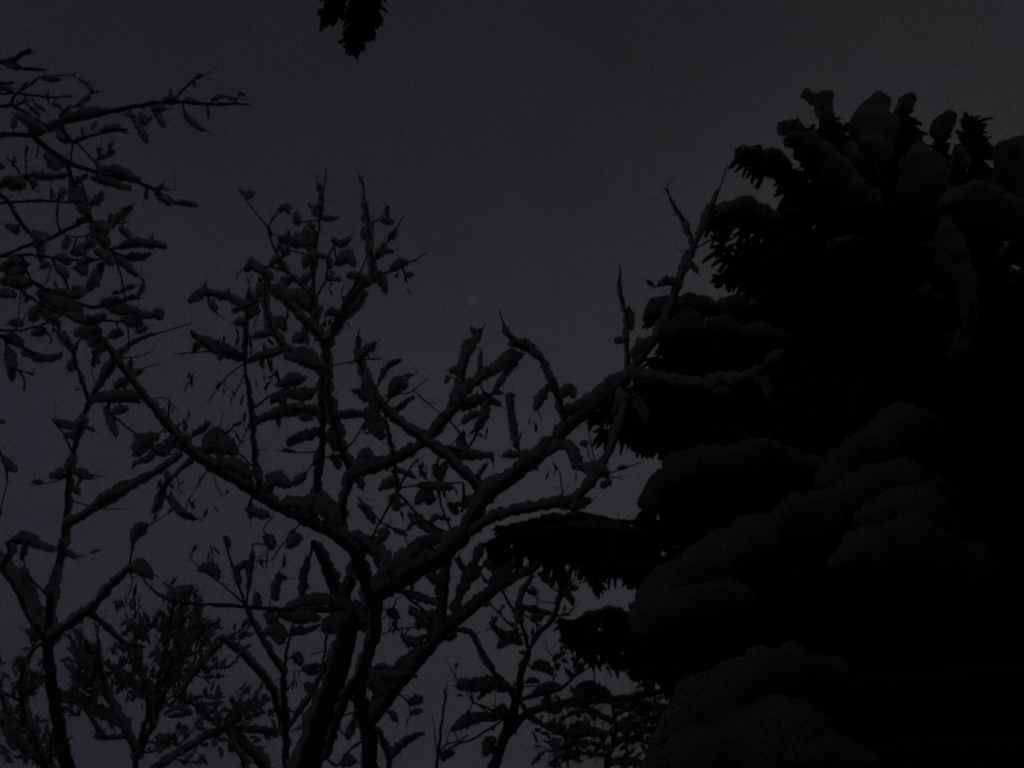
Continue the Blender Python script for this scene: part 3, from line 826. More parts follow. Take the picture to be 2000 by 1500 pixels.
B('0,380,5 18,395,5 34,425,5 56,455,5.5', 0, dy=.1); S('65,455,13 80,465,11'); S('20,400,6'); B('-20,398,3 50,393,3 110,394,3 158,394,3'); S('65,392,4 85,390,4'); S('15,440,9 30,450,10'); B('115,394,2 111,420,2 117,450,2.4'); S('102,375,6 98,381,5'); S('122,372,7 116,382,6'); B('114,392,1.5 100,378,1.3'); B('114,390,1.5 125,372,1.5'); S('135,386,4')
B('157,350,2 164,372,1.8 170,390,1.8'); B('177,400,2 182,395,2 198,372,2'); S('180,396,9 190,388,9 197,375,6'); B('178,420,2 180,398,1.5')
B('-40,508,4 0,500,4 60,478,4 100,464,4.4 120,453,5 150,440,4 176,432,3.6 215,436,3.4'); S('80,480,15 60,485,12 95,485,14'); S('95,462,8 75,460,9'); S('180,440,12 205,445,14'); B('196,470,5 220,442,4.4 238,418,4 256,402,3'); S('225,430,9 240,415,9 254,402,7'); S('218,428,9 212,434,8'); B('230,440,2 253,431,1.2'); S('235,445,8 248,458,7 250,462,6'); B('130,461,1.6 172,462,1.4 176,455,1'); S('190,458,12 200,470,12'); S('160,480,9 175,475,10'); S('130,470,7 125,480,7'); S('140,490,9 160,492,10')
B('212,488,5 235,482,4 270,478,3.4 322,478,2.6'); S('235,480,9 262,474,9 300,476,9 320,478,8'); S('295,468,6'); B('212,492,4 250,502,3.4 285,500,3'); S('240,500,8 265,502,9 290,494,8'); B('215,495,3 240,515,2.6 282,550,1.2'); S('230,505,9 250,522,8 265,535,5'); B('214,495,3.4 200,520,3.2 180,555,3 165,575,3'); S('195,515,10 185,540,11 172,562,10'); B('218,500,2.2 238,545,2 243,575,1.8 250,640,1.6 252,680,1.4'); S('245,558,9 252,562,8'); S('270,565,8 278,570,7'); S('255,580,8 262,578,7'); S('222,582,12 208,584,9')
B('0,502,4 60,498,3.6 120,506,3.4 180,508,3.2 215,500,3'); S('0,520,11 25,512,13 50,512,9'); S('110,500,10 130,510,9'); S('150,520,12 165,530,9'); B('100,505,3 125,545,2.6 138,575,2.4'); S('110,520,9 128,540,8'); B('100,522,1.2 92,550,1'); S('82,520,6 90,515,6'); S('155,515,9 175,505,9'); S('5,545,12 30,550,14 55,548,9'); S('0,570,12 25,572,9'); S('15,530,9 45,528,10'); B('45,510,2.6 60,545,2.8 75,560,3')
B('60,550,5 105,572,5 150,592,5 190,600,4.4 240,590,3 265,578,2', 0, name='limb', dy=.3); S('75,570,14 110,590,15 150,605,15'); S('110,565,7 150,580,8'); B('40,565,4 65,585,4 100,605,4 135,618,4 190,624,3.6 250,628,3 300,615,2.4'); S('215,600,11 240,605,12 265,605,11'); S('270,612,9 295,612,6 310,608,10 312,618,7'); S('240,622,12 270,632,13'); S('200,615,12 170,625,11 130,610,9'); S('145,560,10 155,575,10'); S('280,640,6 270,645,8')
B('0,645,2.6 40,645,2.6 80,635,2.4 130,612,2'); B('30,642,1.2 45,625,1 60,600,.9'); B('38,640,1.2 40,580,1 36,540,.9'); S('20,628,9 40,630,8'); S('60,620,12 75,600,12'); S('65,650,9 85,645,9'); B('80,640,2 100,660,1.8 98,672,1.5'); B('110,632,3 130,665,3 145,690,2.4'); S('112,645,9 125,665,9 138,682,7'); S('150,645,14 170,650,14 190,645,14'); S('175,668,12 195,660,12'); S('215,655,10 235,648,9')
S('190,490,12 215,510,10'); S('85,610,10 110,630,9')
B('-30,650,4 0,656,5 28,668,5 60,688,4 90,697,3 122,688,2'); S('10,655,12 35,668,11'); S('48,688,9 75,698,9 100,698,8 118,690,7'); B('10,668,4 18,710,3.4 24,745,2.4'); S('12,680,11 18,705,11 22,735,8'); B('30,715,2.2 48,727,2 63,731,1.6'); S('62,730,3'); B('40,722,2 46,740,1.8 48,754,1.6'); S('48,754,3')
B('-20,820,4 0,823,3', 4, .8); S('0,822,5'); B('-30,850,4 0,885,3.4 12,915,2.8 14,942,1.5'); S('5,895,9 20,912,8 28,918,6'); S('0,1000,4')


# ---------------------------------------------------------------- trees further back
rt = thing('bare_tree', 'bushy far tree at bottom left heaped with snow, many upright stems', 'tree', base(285, 1500, 10.0), 'bare trees against the sky')
T = Tree(rt, 10.0, 4)
B, S = T.branch, T.snow
B('262,1515,6 275,1440,5.5 301,1361,4.6 326,1262,3.6 337,1190,2.4 345,1145,1.5', 4, .5, name='trunk', dy=.3, to_ground=True)
B('265,1478,5 301,1411,4.6 326,1348,4 356,1285,3.4 392,1236,2.6 428,1214,1.6', 7, .8, dy=.4, name='limb')
B('300,1420,3.4 285,1350,3 268,1300,2.4 262,1255,2', 6, .6); B('258,1480,3.6 240,1420,3.4 212,1370,3 185,1320,2.6 170,1260,2 160,1235,1.4', 8, .7, name='limb'); B('300,1380,3 330,1310,2.6 350,1240,2.2 352,1170,1.4', 7, .8); B('330,1340,2.6 365,1270,2.2 380,1210,1.6 385,1160,1.2', 8, .9)
B('212,1370,3 195,1300,2.4 190,1240,1.8 196,1215,1.4', 5, .5); B('240,1420,3 200,1400,2.6 150,1375,2.2 112,1370,1.6', 9, .8); B('250,1440,3 205,1440,2.6 175,1400,2.2 165,1385,1.6', 4, .4); B('285,1370,2.6 245,1330,2.4 212,1300,1.6', 8, .8); B('180,1320,2.4 150,1290,2 138,1250,1.6 125,1240,1.2', 5, .4)
FE = lambda q: T.feather(q, 285, 1520)
FE('345,1152,18 330,1165,12'); FE('372,1165,12 378,1152,7'); FE('330,1195,24 365,1195,26'); FE('300,1220,20 330,1235,26'); FE('380,1215,20 395,1235,16'); FE('350,1255,26 320,1270,22'); FE('285,1240,14 272,1205,12'); FE('262,1180,10 240,1182,9 225,1180,7'); FE('250,1215,12 270,1240,14'); FE('395,1262,14 420,1225,9 428,1215,6'); FE('410,1275,14 385,1295,14'); FE('375,1240,14 405,1215,14')
FE('220,1268,10 245,1270,13 275,1274,12'); FE('240,1287,9 268,1290,12'); FE('148,1238,9 160,1262,18 172,1288,15'); FE('265,1310,14 285,1305,18'); FE('185,1290,10 182,1265,8'); FE('140,1305,14 165,1325,20 185,1345,16'); FE('208,1302,10 225,1320,14 248,1340,12'); FE('120,1352,14 150,1362,16 185,1362,12'); FE('330,1300,18 355,1300,16'); FE('300,1320,14 320,1335,14'); FE('120,1390,12 145,1385,12'); FE('200,1395,10 185,1380,10'); FE('250,1365,8 270,1350,9'); FE('150,1345,14'); FE('300,1360,9 285,1380,9'); FE('190,1430,9 205,1440,8'); FE('340,1330,14 370,1320,12')
B('437,1427,5 400,1443,4.6 360,1468,4.2 318,1492,4 290,1510,4', 7, .8, dy=-.3, snap=True); B('435,1428,4 395,1390,3 345,1362,2.4 320,1372,1.6', 0); FE('430,1402,14 390,1376,15 350,1358,11'); S('330,1378,6 370,1392,6 330,1400,6'); B('436,1425,3.4 460,1392,2.6 470,1358,1.6'); T.feather('440,1415,10 460,1395,17 470,1375,10', 430, 1430); T.feather('475,1385,10 490,1375,6', 430, 1430); T.feather('480,1402,10 500,1398,5', 430, 1430); B('450,1420,2 485,1405,1.6 516,1392,1'); B('455,1390,1.2 448,1365,1'); B('478,1395,1.2 486,1370,1'); B('497,1400,1 500,1382,.9')
B('437,1427,5 480,1428,4.6 550,1434,5', 6, .9); B('440,1430,6 470,1455,7 500,1482,8 525,1515,9', 10, .9, name='limb'); B('442,1432,3 460,1462,3 472,1485,3.4 480,1515,4', 5, .4); S('450,1455,7 452,1465,7'); B('385,1450,1.6 380,1470,1.2'); B('415,1440,1.4 420,1448,1')
B('350,1355,3 392,1300,2.6 440,1250,2.6', 6, .6); B('430,1246,5 460,1268,6 500,1308,7 528,1342,7 543,1390,7 552,1432,6', 6, .9, name='limb', dy=.1); B('400,1306,2 440,1305,1.6 465,1292,1.2', 3, .5); B('385,1325,1.6 410,1325,1.4 430,1315,1'); B('462,1268,1.4 475,1235,1'); B('440,1255,1.4 460,1246,1'); B('385,1362,1.6 420,1365,1.2 432,1363,1'); B('340,1440,1.6 352,1420,1.4 350,1420,1'); B('350,1455,1.8 382,1418,1.4 400,1400,1.1'); S('362,1430,6'); S('325,1445,9 310,1442,8'); B('300,1450,2 340,1440,1.6'); B('290,1470,2 330,1460,1.4')
S('515,1362,6 525,1366,4'); S('330,1485,9 310,1495,8'); B('335,1480,2 365,1488,1.6 380,1490,1.2')
for o in [c for c in T.root.children if c.name.startswith(('branch', 'limb'))]:
    pp = [v.co for v in o.data.vertices][::8]
    T.spray(o, 14)

rt = thing('bare_tree', 'small far bare tree in the bottom left corner', 'tree', base(60, 1500, 8.5), 'bare trees against the sky')
T = Tree(rt, 8.5, 5)
B, S = T.branch, T.snow
B('95,1515,8 75,1478,7 58,1438,6.5 47,1400,6 43,1370,5.5 43,1316,4.4 56,1284,3.6 68,1266,3 90,1256,2.2', 7, .6, name='trunk', to_ground=True)
B('44,1368,4 65,1345,3.4 80,1325,2.6 88,1318,1.6'); T.feather('65,1335,13 55,1345,12 75,1325,8', 60, 1500); T.feather('42,1295,13 32,1290,8 52,1290,8', 60, 1500); T.feather('58,1312,8 65,1320,10', 60, 1500); T.feather('32,1342,10 38,1340,9', 60, 1500); T.feather('35,1390,10 38,1425,12 42,1420,11', 60, 1500); B('44,1370,3 20,1360,3 0,1348,2.6'); B('62,1270,1.4 56,1240,1'); B('66,1266,1.3 70,1242,1'); T.feather('80,1290,6 84,1310,6', 60, 1500)
B('80,1495,6 40,1460,5 15,1400,4.4 0,1352,4', 6, .6, name='limb'); B('50,1468,4 20,1440,3 0,1410,3', 10, .9); T.feather('3,1292,9', 60, 1500); T.feather('4,1325,13', 60, 1500); T.feather('10,1420,14 20,1450,14', 60, 1500); B('90,1500,3 72,1450,2.6 60,1430,2'); B('100,1495,2 98,1450,1.6 90,1415,1.2'); B('110,1490,1.6 85,1435,1.2 70,1412,1'); B('100,1478,1.4 112,1460,1.2'); T.feather('60,1480,10 35,1475,10', 60, 1500); T.feather('10,1480,12', 60, 1500); B('94,1445,1.4 108,1450,1'); B('60,1440,1.6 75,1470,1.2')
for o in [c for c in T.root.children if c.name.startswith(('branch', 'limb'))]:
    pp = [v.co for v in o.data.vertices][::8]
    T.spray(o, 14)

rt = thing('bare_tree', 'thin bare tree with a forked top, left of the lower spruce boughs', 'tree', base(960, 1500, 6.6), 'bare trees against the sky')
T = Tree(rt, 6.6, 6)
T.fine = 3
B, S = T.branch, T.snow
B('958,1515,11 972,1480,11 990,1430,10 1005,1385,9 1015,1340,8 1022,1305,7 1033,1272,6.5', 5, .4, name='trunk', dy=.2, to_ground=True)
B('990,1452,5 1027,1402,4.6 1067,1384,4.4 1110,1378,4 1150,1374,4 1200,1368,3.6 1250,1363,3 1307,1350,2', 7, .6, dy=.6, name='limb'); S('1065,1370,12 1085,1385,13 1095,1370,11'); S('1130,1360,14 1165,1350,14 1190,1362,12')
B('1033,1272,5 1017,1213,4.4 1000,1187,4 977,1150,3', 0); B('1017,1212,4 1022,1160,3 1044,1124,2.2', 6, .5); B('1033,1270,5 1057,1234,4.8 1083,1207,4.4 1097,1160,4.2 1108,1130,4 1118,1104,3.6', 4, .4, dy=.3, name='limb'); S('1010,1180,9 1020,1200,8'); S('1100,1150,9 1110,1120,10')
B('1085,1205,2 1100,1202,1.8 1106,1200,1.2'); B('1060,1230,2 1042,1213,1.8 1025,1200,1.4'); S('1042,1210,8 1055,1205,8'); B('1012,1190,2 1055,1198,1.8 1078,1200,1.6', 6, .7); B('1098,1160,2.4 1075,1145,2 1060,1122,1.6'); S('1070,1130,9 1055,1120,9'); B('1098,1165,1.6 1130,1140,1.3 1155,1132,1'); S('1110,1170,10 1115,1160,8'); B('1050,1180,1.5 1045,1150,1.2'); S('1040,1155,9 1030,1150,9'); B('1105,1155,1.4 1125,1125,1.1'); B('1090,1180,1.6 1055,1175,1.4')
B('1016,1240,3 985,1243,2.6 968,1225,2 960,1205,1.6'); S('1015,1252,10 992,1248,13 975,1258,9'); S('978,1240,9 965,1225,7'); S('962,1218,6 968,1208,5'); S('1025,1275,6'); B('968,1225,1.4 950,1230,1.2'); B('950,1170,1.8 985,1210,2 1012,1238,2', 0, snap=False)
B('1005,1362,4.4 970,1322,4 945,1285,3.4 930,1254,3 918,1238,2.6 888,1230,2', 6, .8, dy=-.3); S('935,1265,7 945,1285,8 955,1300,8'); S('897,1334,10 925,1337,13 955,1338,16 980,1332,11'); S('945,1352,9'); B('930,1335,1.4 893,1328,1.3 888,1314,1.2'); B('968,1345,1 967,1385,1'); S('985,1345,9'); B('920,1368,2 945,1380,2 975,1395,2.2'); S('965,1395,12 990,1395,13'); S('885,1420,8 910,1410,12 940,1400,9 970,1400,8'); S('912,1396,6'); B('985,1402,2.4 930,1440,2.4 890,1455,2.2 860,1475,2', 0); S('960,1450,14 950,1470,14'); B('925,1370,1.2 910,1350,1')
B('1018,1372,3.4 1057,1357,3.2 1083,1350,3 1110,1335,2.6 1135,1305,2.2 1170,1272,1.4', 3, .3); S('1045,1352,9 1075,1345,11 1095,1342,9'); B('1120,1325,2 1160,1298,1.6 1200,1285,1.2'); S('1128,1310,7 1132,1300,6'); B('1145,1300,1.2 1138,1268,1'); B('1130,1305,1 1120,1282,.9'); B('1162,1300,1.5 1163,1340,1.3 1160,1380,1.2'); S('1042,1300,8 1058,1302,12 1075,1310,9'); S('1040,1325,8 1040,1332,7'); B('1080,1345,1.6 1080,1315,1.4 1086,1290,1.2'); B('1086,1290,1 1065,1265,.8'); B('1086,1290,1 1100,1280,.8'); S('1086,1284,6'); B('1025,1340,1.6 1055,1340,1.4'); S('1070,1370,11'); S('1110,1312,7 1115,1318,6'); S('1130,1345,10 1160,1338,10'); S('1185,1280,6'); B('1185,1282,1.2 1187,1298,1.2'); S('1025,1385,8'); S('1000,1420,9')
B('1028,1405,2.6 1060,1418,2.4 1090,1432,2 1140,1438,2', 5, .7); S('1085,1428,10 1100,1420,10'); B('1055,1432,1.2 1100,1436,1'); B('1000,1358,2 980,1335,1.6')
for o in [c for c in T.root.children if c.name.startswith(('branch', 'limb'))][::2]:
    pp = [v.co for v in o.data.vertices][::8]
    T.spray(o, 6, 12, 34, .5)
T.seeds('1063,1395,2 1072,1395,1 1040,1190,2 1050,1200,2 1187,1298,1')

rt = thing('bare_tree', 'far tangled bare tree at the bottom, tucked against the lowest snowy spruce bough', 'tree', base(1180, 1500, 11.0), 'bare trees against the sky')
T = Tree(rt, 11.0, 7)
B, S = T.branch, T.snow
B('1186,1515,6 1190,1475,5 1200,1450,4.4 1203,1420,4 1200,1400,3.6 1196,1374,3', 4, .5, name='trunk', to_ground=True)
rr = random.Random(5)
for ax, ay in ((1202, 1402), (1200, 1440), (1195, 1465), (1198, 1385), (1203, 1425), (1190, 1480), (1200, 1450), (1192, 1470), (1203, 1415), (1190, 1490), (1202, 1430), (1196, 1378), (1201, 1410), (1195, 1460), (1188, 1495), (1203, 1422)):
    sd = rr.choice((-1, -1, 1, 1))
    x, y = ax, ay
    a = rr.uniform(.1, 1.0)
    pts = [f'{x:.0f},{y:.0f},2.6']
    for k in range(5):
        x += sd * rr.uniform(14, 32); y -= math.sin(a) * rr.uniform(12, 24); a -= rr.uniform(.1, .45)
        pts.append(f'{x:.0f},{y:.0f},{2.4 - .35 * k:.1f}')
    o = B(' '.join(pts), 3.5, .4)
    T.spray(o, 55, 18, 62, .40, .12, .3, 1.0)
S('1115,1442,8 1150,1432,9 1185,1435,8'); S('1220,1430,8 1214,1420,7'); S('1245,1384,7 1268,1372,7'); S('1105,1478,8 1130,1472,9')

rt = thing('young_tree', 'slender upright bare stem with a two-pronged tip at bottom centre', 'tree', base(852, 1500, 6.0))
T = Tree(rt, 6.0, 8)
B, S = T.branch, T.snow
B('851,1515,3.6 855,1480,3.2 862,1420,2.8 869,1366,2.2 872,1336,1.2', 0, name='trunk', to_ground=True, dy=.1)
B('868,1372,1.6 876,1352,1'); B('869,1360,1.3 866,1342,1'); B('856,1475,2 870,1455,1.8 893,1448,1.6 915,1436,1'); B('870,1458,1.3 880,1425,1.1'); B('855,1480,1.6 848,1420,1.1 845,1395,.9'); S('880,1470,9 865,1480,9'); B('895,1448,1.4 885,1420,1')
# ---------------------------------------------------------------- spruces
def brush_template(ln, rng, needles):
    """one needle-covered shoot along +x (unit: needle length), drooping to -z, as arrays"""
    V, F = [], []
    seg = 3
    pts = [Vector((0, 0, 0))]
    d = Vector((1, 0, .08))
    for k in range(seg):
        pts.append(pts[-1] + d.normalized() * ln / seg)
        d = d - Vector((0, 0, rng.uniform(.05, .2)))
    cr = [.42, .66, .66, .36]
    for i in range(seg + 1):
        for a in (0.3, 2.394, 4.489):
            V.append(pts[i] + Vector((0, math.cos(a), math.sin(a))) * cr[i])
    for i in range(seg):
        for k in range(3):
            k2 = (k + 1) % 3
            A, B_, C_, D_ = i * 3 + k, i * 3 + k2, i * 3 + 3 + k2, i * 3 + 3 + k
            F.append((A, B_, C_)); F.append((A, C_, D_))
    for k in range(needles):
        s = rng.random() ** .85 * seg
        i = min(seg - 1, int(s)); f = s - i
        o = pts[i].lerp(pts[i + 1], f)
        t = (pts[i + 1] - pts[i]).normalized()
        a = rng.uniform(0, 6.283)
        e = (Vector((0, math.cos(a), math.sin(a))) + t * rng.uniform(.5, 1.1)).normalized()
        w = e.cross(t).normalized() * .16
        n0 = len(V)
        V += [o - w, o + w, o + e * rng.uniform(.75, 1.05)]
        F.append((n0, n0 + 1, n0 + 2))
    return np.array([tuple(v) for v in V], dtype=np.float64), np.array(F, dtype=np.int64)

_tr = random.Random(3)
TEMPL = {L_: [brush_template(L_, _tr, int(3 + 1.7 * L_)) for _ in range(4)] for L_ in (2.6, 3.6, 4.8, 6.2)}

class Needles:
    """collects shoots and writes them as one mesh"""
    def __init__(self):
        self.V, self.F, self.n = [], [], 0
    def brush(self, p, d, ln, nl, rng):
        q = ln / nl
        key = min(TEMPL, key=lambda k: abs(k - q))
        v, f = rng.choice(TEMPL[key])
        x = d.normalized()
        y = Z.cross(x)
        if y.length < .05:
            y = Vector((rng.uniform(-1, 1), rng.uniform(-1, 1), 0))
        y.normalize()
        z = x.cross(y)
        m = np.array([tuple(x), tuple(y), tuple(z)]) * nl
        self.V.append(v @ m + np.array(tuple(p)))
        self.F.append(f + self.n)
        self.n += len(v)
    def mesh(self, name):
        me = bpy.data.meshes.new(name)
        V = np.concatenate(self.V); F = np.concatenate(self.F)
        me.vertices.add(len(V)); me.vertices.foreach_set('co', V.astype(np.float32).ravel())
        me.loops.add(F.size); me.loops.foreach_set('vertex_index', F.astype(np.int32).ravel())
        me.polygons.add(len(F)); me.polygons.foreach_set('loop_start', np.arange(0, F.size, 3, dtype=np.int32))
        me.update(calc_edges=True)
        me.materials.append(M_NEEDLE)
        return me

def link_child(name, me, parent, kind=None):
    o = bpy.data.objects.new(name, me)
    col.objects.link(o)
    o.parent = parent
    if kind:
        o['kind'] = kind
    return o


def cushion(C, Rr, rng, flat=.85):
    """snow pillow: overlapping lumps under one common skin"""
    C = [c for c, r in zip(C, Rr) if r > 0]; Rr = [r for r in Rr if r > 0]
    if not C:
        return None
    if len(C) == 1:
        C = C + [C[0] + Vector((Rr[0] * .3, 0, 0))]; Rr = Rr * 2
    balls = []
    d = 0
    gap = .8
    for i in range(len(C)):
        if i:
            d += (C[i] - C[i - 1]).length
        if i == 0 or i == len(C) - 1 or d > Rr[i] * gap:
            d = 0
            gap = rng.uniform(.55, 1.15)
            r = Rr[i] * rng.uniform(.88, 1.1) * min(1, .62 + .38 * min(i, len(C) - 1 - i) / (len(C) * .18 + .01))
            balls.append((*(C[i] + Vector((rng.gauss(0, .1), rng.gauss(0, .1), rng.gauss(0, .1))) * r), r * rng.uniform(.78, 1.05)))
            for s in (-1, 1):
                balls.append((*(C[i] + Vector((rng.uniform(-.5, .5), s * rng.uniform(.35, 1.1), rng.uniform(-.5, .1))) * r), r * rng.uniform(.55, .82)))
            if rng.random() < .6:                      # a tongue of snow slumping over the edge
                balls.append((*(C[i] + Vector((rng.uniform(-.6, .6), -rng.uniform(.4, .8), -rng.uniform(.5, 1.0))) * r), r * rng.uniform(.35, .55)))
    FL = .76 if max(Rr) > .13 else .95
    Bc = np.array(balls)
    rmean = sum(Rr) / len(Rr)
    # axis, evenly stepped and run out past both ends
    P = [C[0]]; step = rmean * .16
    for i in range(1, len(C)):
        v = C[i] - P[-1]
        while v.length > step:
            P.append(P[-1] + v.normalized() * step); v = C[i] - P[-1]
    if len(P) < 2:
        P.append(P[0] + (C[-1] - C[0]).normalized() * step)
    t0 = (P[0] - P[min(4, len(P) - 1)]).normalized(); t1 = (P[-1] - P[-min(4, len(P) - 1) - 1]).normalized()
    r0, r1 = Rr[0], Rr[-1]
    P = [P[0] + t0 * r0 * k for k in (.60, .54, .45, .33, .18)] + P + [P[-1] + t1 * r1 * k for k in (.18, .33, .45, .54, .60)]
    n, S = len(P), 24
    fr = frames(P)
    A = np.array([tuple(p) for p in P])
    U = np.array([tuple(f[1]) for f in fr]); W_ = np.array([tuple(f[2]) for f in fr])
    an = np.arange(S) * 2 * math.pi / S
    D = U[:, None, :] * np.cos(an)[None, :, None] + W_[:, None, :] * np.sin(an)[None, :, None]
    out = np.full((n, S), rmean * .12)
    for c in Bc:
        sq = np.array((1, 1, 1 / FL))
        m = (c[:3] - A) * sq
        Ds = D * sq
        aq = (Ds * Ds).sum(2)
        bq = (Ds * m[:, None, :]).sum(2)
        disc = bq * bq - aq * ((m * m).sum(1) - c[3] ** 2)[:, None]
        tt = np.where(disc > 0, (bq + np.sqrt(np.maximum(disc, 0))) / aq, 0)
        k = rmean * .12
        h = np.clip(.5 + .5 * (tt - out) / k, 0, 1)
        out = out + (tt - out) * h + k * h * (1 - h) * .6
    for _ in range(4):
        o2 = out.copy()
        o2[1:-1] = (out[:-2] + out[2:] + 2 * out[1:-1]) / 4
        out = (np.roll(o2, 1, 1) + np.roll(o2, -1, 1) + 2 * o2) / 4
    f1, f2 = .6 / rmean, 2.3 / rmean
    V = []
    for i in range(n):
        for k in range(S):
            dv = Vector(D[i, k]); q = P[i] + dv * out[i, k]
            V.append(q + dv * rmean * (.40 * noise.noise(q * f1) + .16 * noise.noise(q * f2 + Vector((4, 4, 4))) + .10 * noise.noise(q * f2 * 2.6) + .05 * noise.noise(q * f2 * 6)))
    F = []
    for i in range(n - 1):
        for k in range(S):
            k2 = (k + 1) % S
            F.append((i * S + k, i * S + k2, (i + 1) * S + k2, (i + 1) * S + k))
    F.append(tuple(reversed(range(S)))); F.append(tuple((n - 1) * S + k for k in range(S)))
    me = bpy.data.meshes.new('snow_cushion')
    me.from_pydata(V, [], F)
    me.polygons.foreach_set('use_smooth', [True] * len(me.polygons))
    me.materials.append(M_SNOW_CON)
    return me

class Spruce:
    def __init__(self, root, X, Y, h, seed):
        self.root, self.X, self.Yt, self.h = root, X, Y, h
        self.rng = random.Random(seed)
        V, F = [], []
        n = 12
        P = [Vector((X, Y, -.1 + (h + .1) * k / n)) for k in range(n + 1)]
        tube(V, F, P, [h * .016 * (1 - k / n) + .012 for k in range(n + 1)], 12, .12, 8)
        part('trunk', V, F, M_BARK, root)

    def needles(self, ND, C, W, fol, dens, side_scale=1.0):
        """hang branchlets of needles from the stem points C; W metres per pixel at them"""
        rng = self.rng
        acc = 0
        for i in range(len(C) - 1):
            a, b = C[i], C[i + 1]
            t = (a - b)                       # towards the tip
            l = t.length
            if l < 1e-6:
                continue
            t.normalize()
            sd = t.cross(Z)
            if sd.length < .1:
                sd = Vector((1, 0, 0))
            sd.normalize()
            acc += l / W[i] * dens
            tip = min(1.0, .55 + i * .06)
            while acc > 1:
                acc -= 1
                p = a.lerp(b, rng.random())
                s = rng.choice((-1, 1)) * rng.uniform(.1, 1.0) * side_scale
                d = (t * rng.uniform(.1, .9) + sd * s - Z * rng.uniform(.15, 1.1)).normalized()
                ln = fol * W[i] * rng.uniform(.35, 1.15) * tip * (1 + .55 * noise.noise(p * 3.1))
                nl = rng.uniform(4.6, 8.6) * W[i]
                steps = max(1, int(ln / (22 * W[i])))
                q = p.copy()
                dd = d.copy()
                for k in range(steps):
                    ND.brush(q, dd, min(ln / steps, 40 * W[i]) * 1.25, nl, rng)
                    if steps > 1 or rng.random() < .5:
                        e = (dd + sd * rng.uniform(-.9, .9) - Z * rng.uniform(0, .6) + t * rng.uniform(-.2, .6)).normalized()
                        ND.brush(q, e, rng.uniform(18, 32) * W[i], nl, rng)
                    q = q + dd * (ln / steps)
                    dd = (dd - Z * .22 + t * .05).normalized()

    def bough(self, s, Y0, Y1, fol=40, dens=.35, lead=True, side=1.0, down=.55, ext_dens=None, cap=False):
        rng = self.rng
        pts = parse(s)
        for q in pts:
            q[2] = max(q[2], 0)
        zero = [q[2] for q in pts]
        res = catmull(pts, 6.0)
        n = len(res)
        C, S_, W, Rr = [], [], [], []
        for i, q in enumerate(res):
            p = at(q[0], q[1], Y0 + (Y1 - Y0) * i / max(1, n - 1))
            w = pxs(p)
            r = q[2] if q[2] > 2.5 else 0
            C.append(p); W.append(w); Rr.append(r * w)
            S_.append(p - Z * r * w * down)
        # stem runs on to the trunk
        end = S_[-1]
        tz = min(self.h - .15, max(.5, end.z - .05 + .12 * math.hypot(end.x - self.X, end.y - self.Yt)))
        tgt = Vector((self.X, self.Yt, tz))
        m = max(3, int((tgt - end).length / .12))
        ext = [end.lerp(tgt, k / m) - Z * .1 * math.sin(math.pi * k / m) for k in range(1, m + 1)]
        full = S_ + ext
        V, F = [], []
        nn = len(full)
        tube(V, F, full, [.006 + .03 * (k / nn) for k in range(nn)], 6, .1, 10)
        o = part('bough', V, F, M_BARK, self.root)
        ND = Needles()
        t = (S_[0] - S_[min(3, n - 1)]).normalized()
        if lead:
            for k in range(5):
                d = (t + Vector((rng.gauss(0, .4), rng.gauss(0, .4), rng.gauss(-.1, .3)))).normalized()
                ND.brush(S_[min(1, n - 1)], d, rng.uniform(16, 30) * W[0], 7.5 * W[0], rng)
        k0 = 0
        if cap:                                # the tip is buried in its snow cap
            z0 = [i for i in range(n) if Rr[i] == 0]
            k0 = max(0, (z0[0] if z0 else n - 2) - 3)
        self.needles(ND, S_[k0:], W[k0:], fol, dens * 1.05, side)
        self.needles(ND, ext, [pxs(p) for p in ext], fol, dens * .22 if ext_dens is None else ext_dens, side)
        for i in range(0, n, 2):
            if Rr[i] > 0 and rng.random() < (.15 if cap else .6):
                r = Rr[i]
                v = Vector((rng.uniform(-.6, .6), -rng.uniform(.2, .9), -rng.uniform(.1, .85)))
                ND.brush(C[i] + v * r * .85, (v + t * .6).normalized(), rng.uniform(14, 26) * W[i], 7.5 * W[i], rng)
        link_child('foliage', ND.mesh('foliage'), o, 'stuff')
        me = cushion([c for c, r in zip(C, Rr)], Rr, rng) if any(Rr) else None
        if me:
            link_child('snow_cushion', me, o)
        return o

    def wild(self, z, ang, ln, rise, keep, snow=.5, min_len=.5):
        """a bough of the tree's own, as long as keep(point) allows"""
        rng = self.rng
        d = Vector((math.cos(ang), math.sin(ang), 0))
        p0 = Vector((self.X, self.Yt, z))
        ok = 0
        m = max(6, int(ln / .1))
        for k in range(1, m + 1):
            t = k / m * ln
            p = p0 + d * t + Z * (rise * t - .09 * t * t)
            if not keep(p) or not keep(p - Z * .2):
                break
            ok = t
        if ok < min_len:
            return None
        cls = min(WILD, key=lambda c: abs(c - ok))
        stem, fol, sn = rng.choice(WILD[cls])
        o = bpy.data.objects.new('bough', stem)
        col.objects.link(o)
        o.parent = self.root
        s = ok / cls
        o.location = (0, 0, z)
        o.rotation_euler = (rng.uniform(-.15, .15), -math.atan(rise - .09 * ok), ang)
        o.scale = (s, rng.uniform(.85, 1.1), rng.uniform(.85, 1.1))
        link_child('foliage', fol, o, 'stuff')
        if rng.random() < snow:
            link_child('snow_cushion', sn, o)
        return o

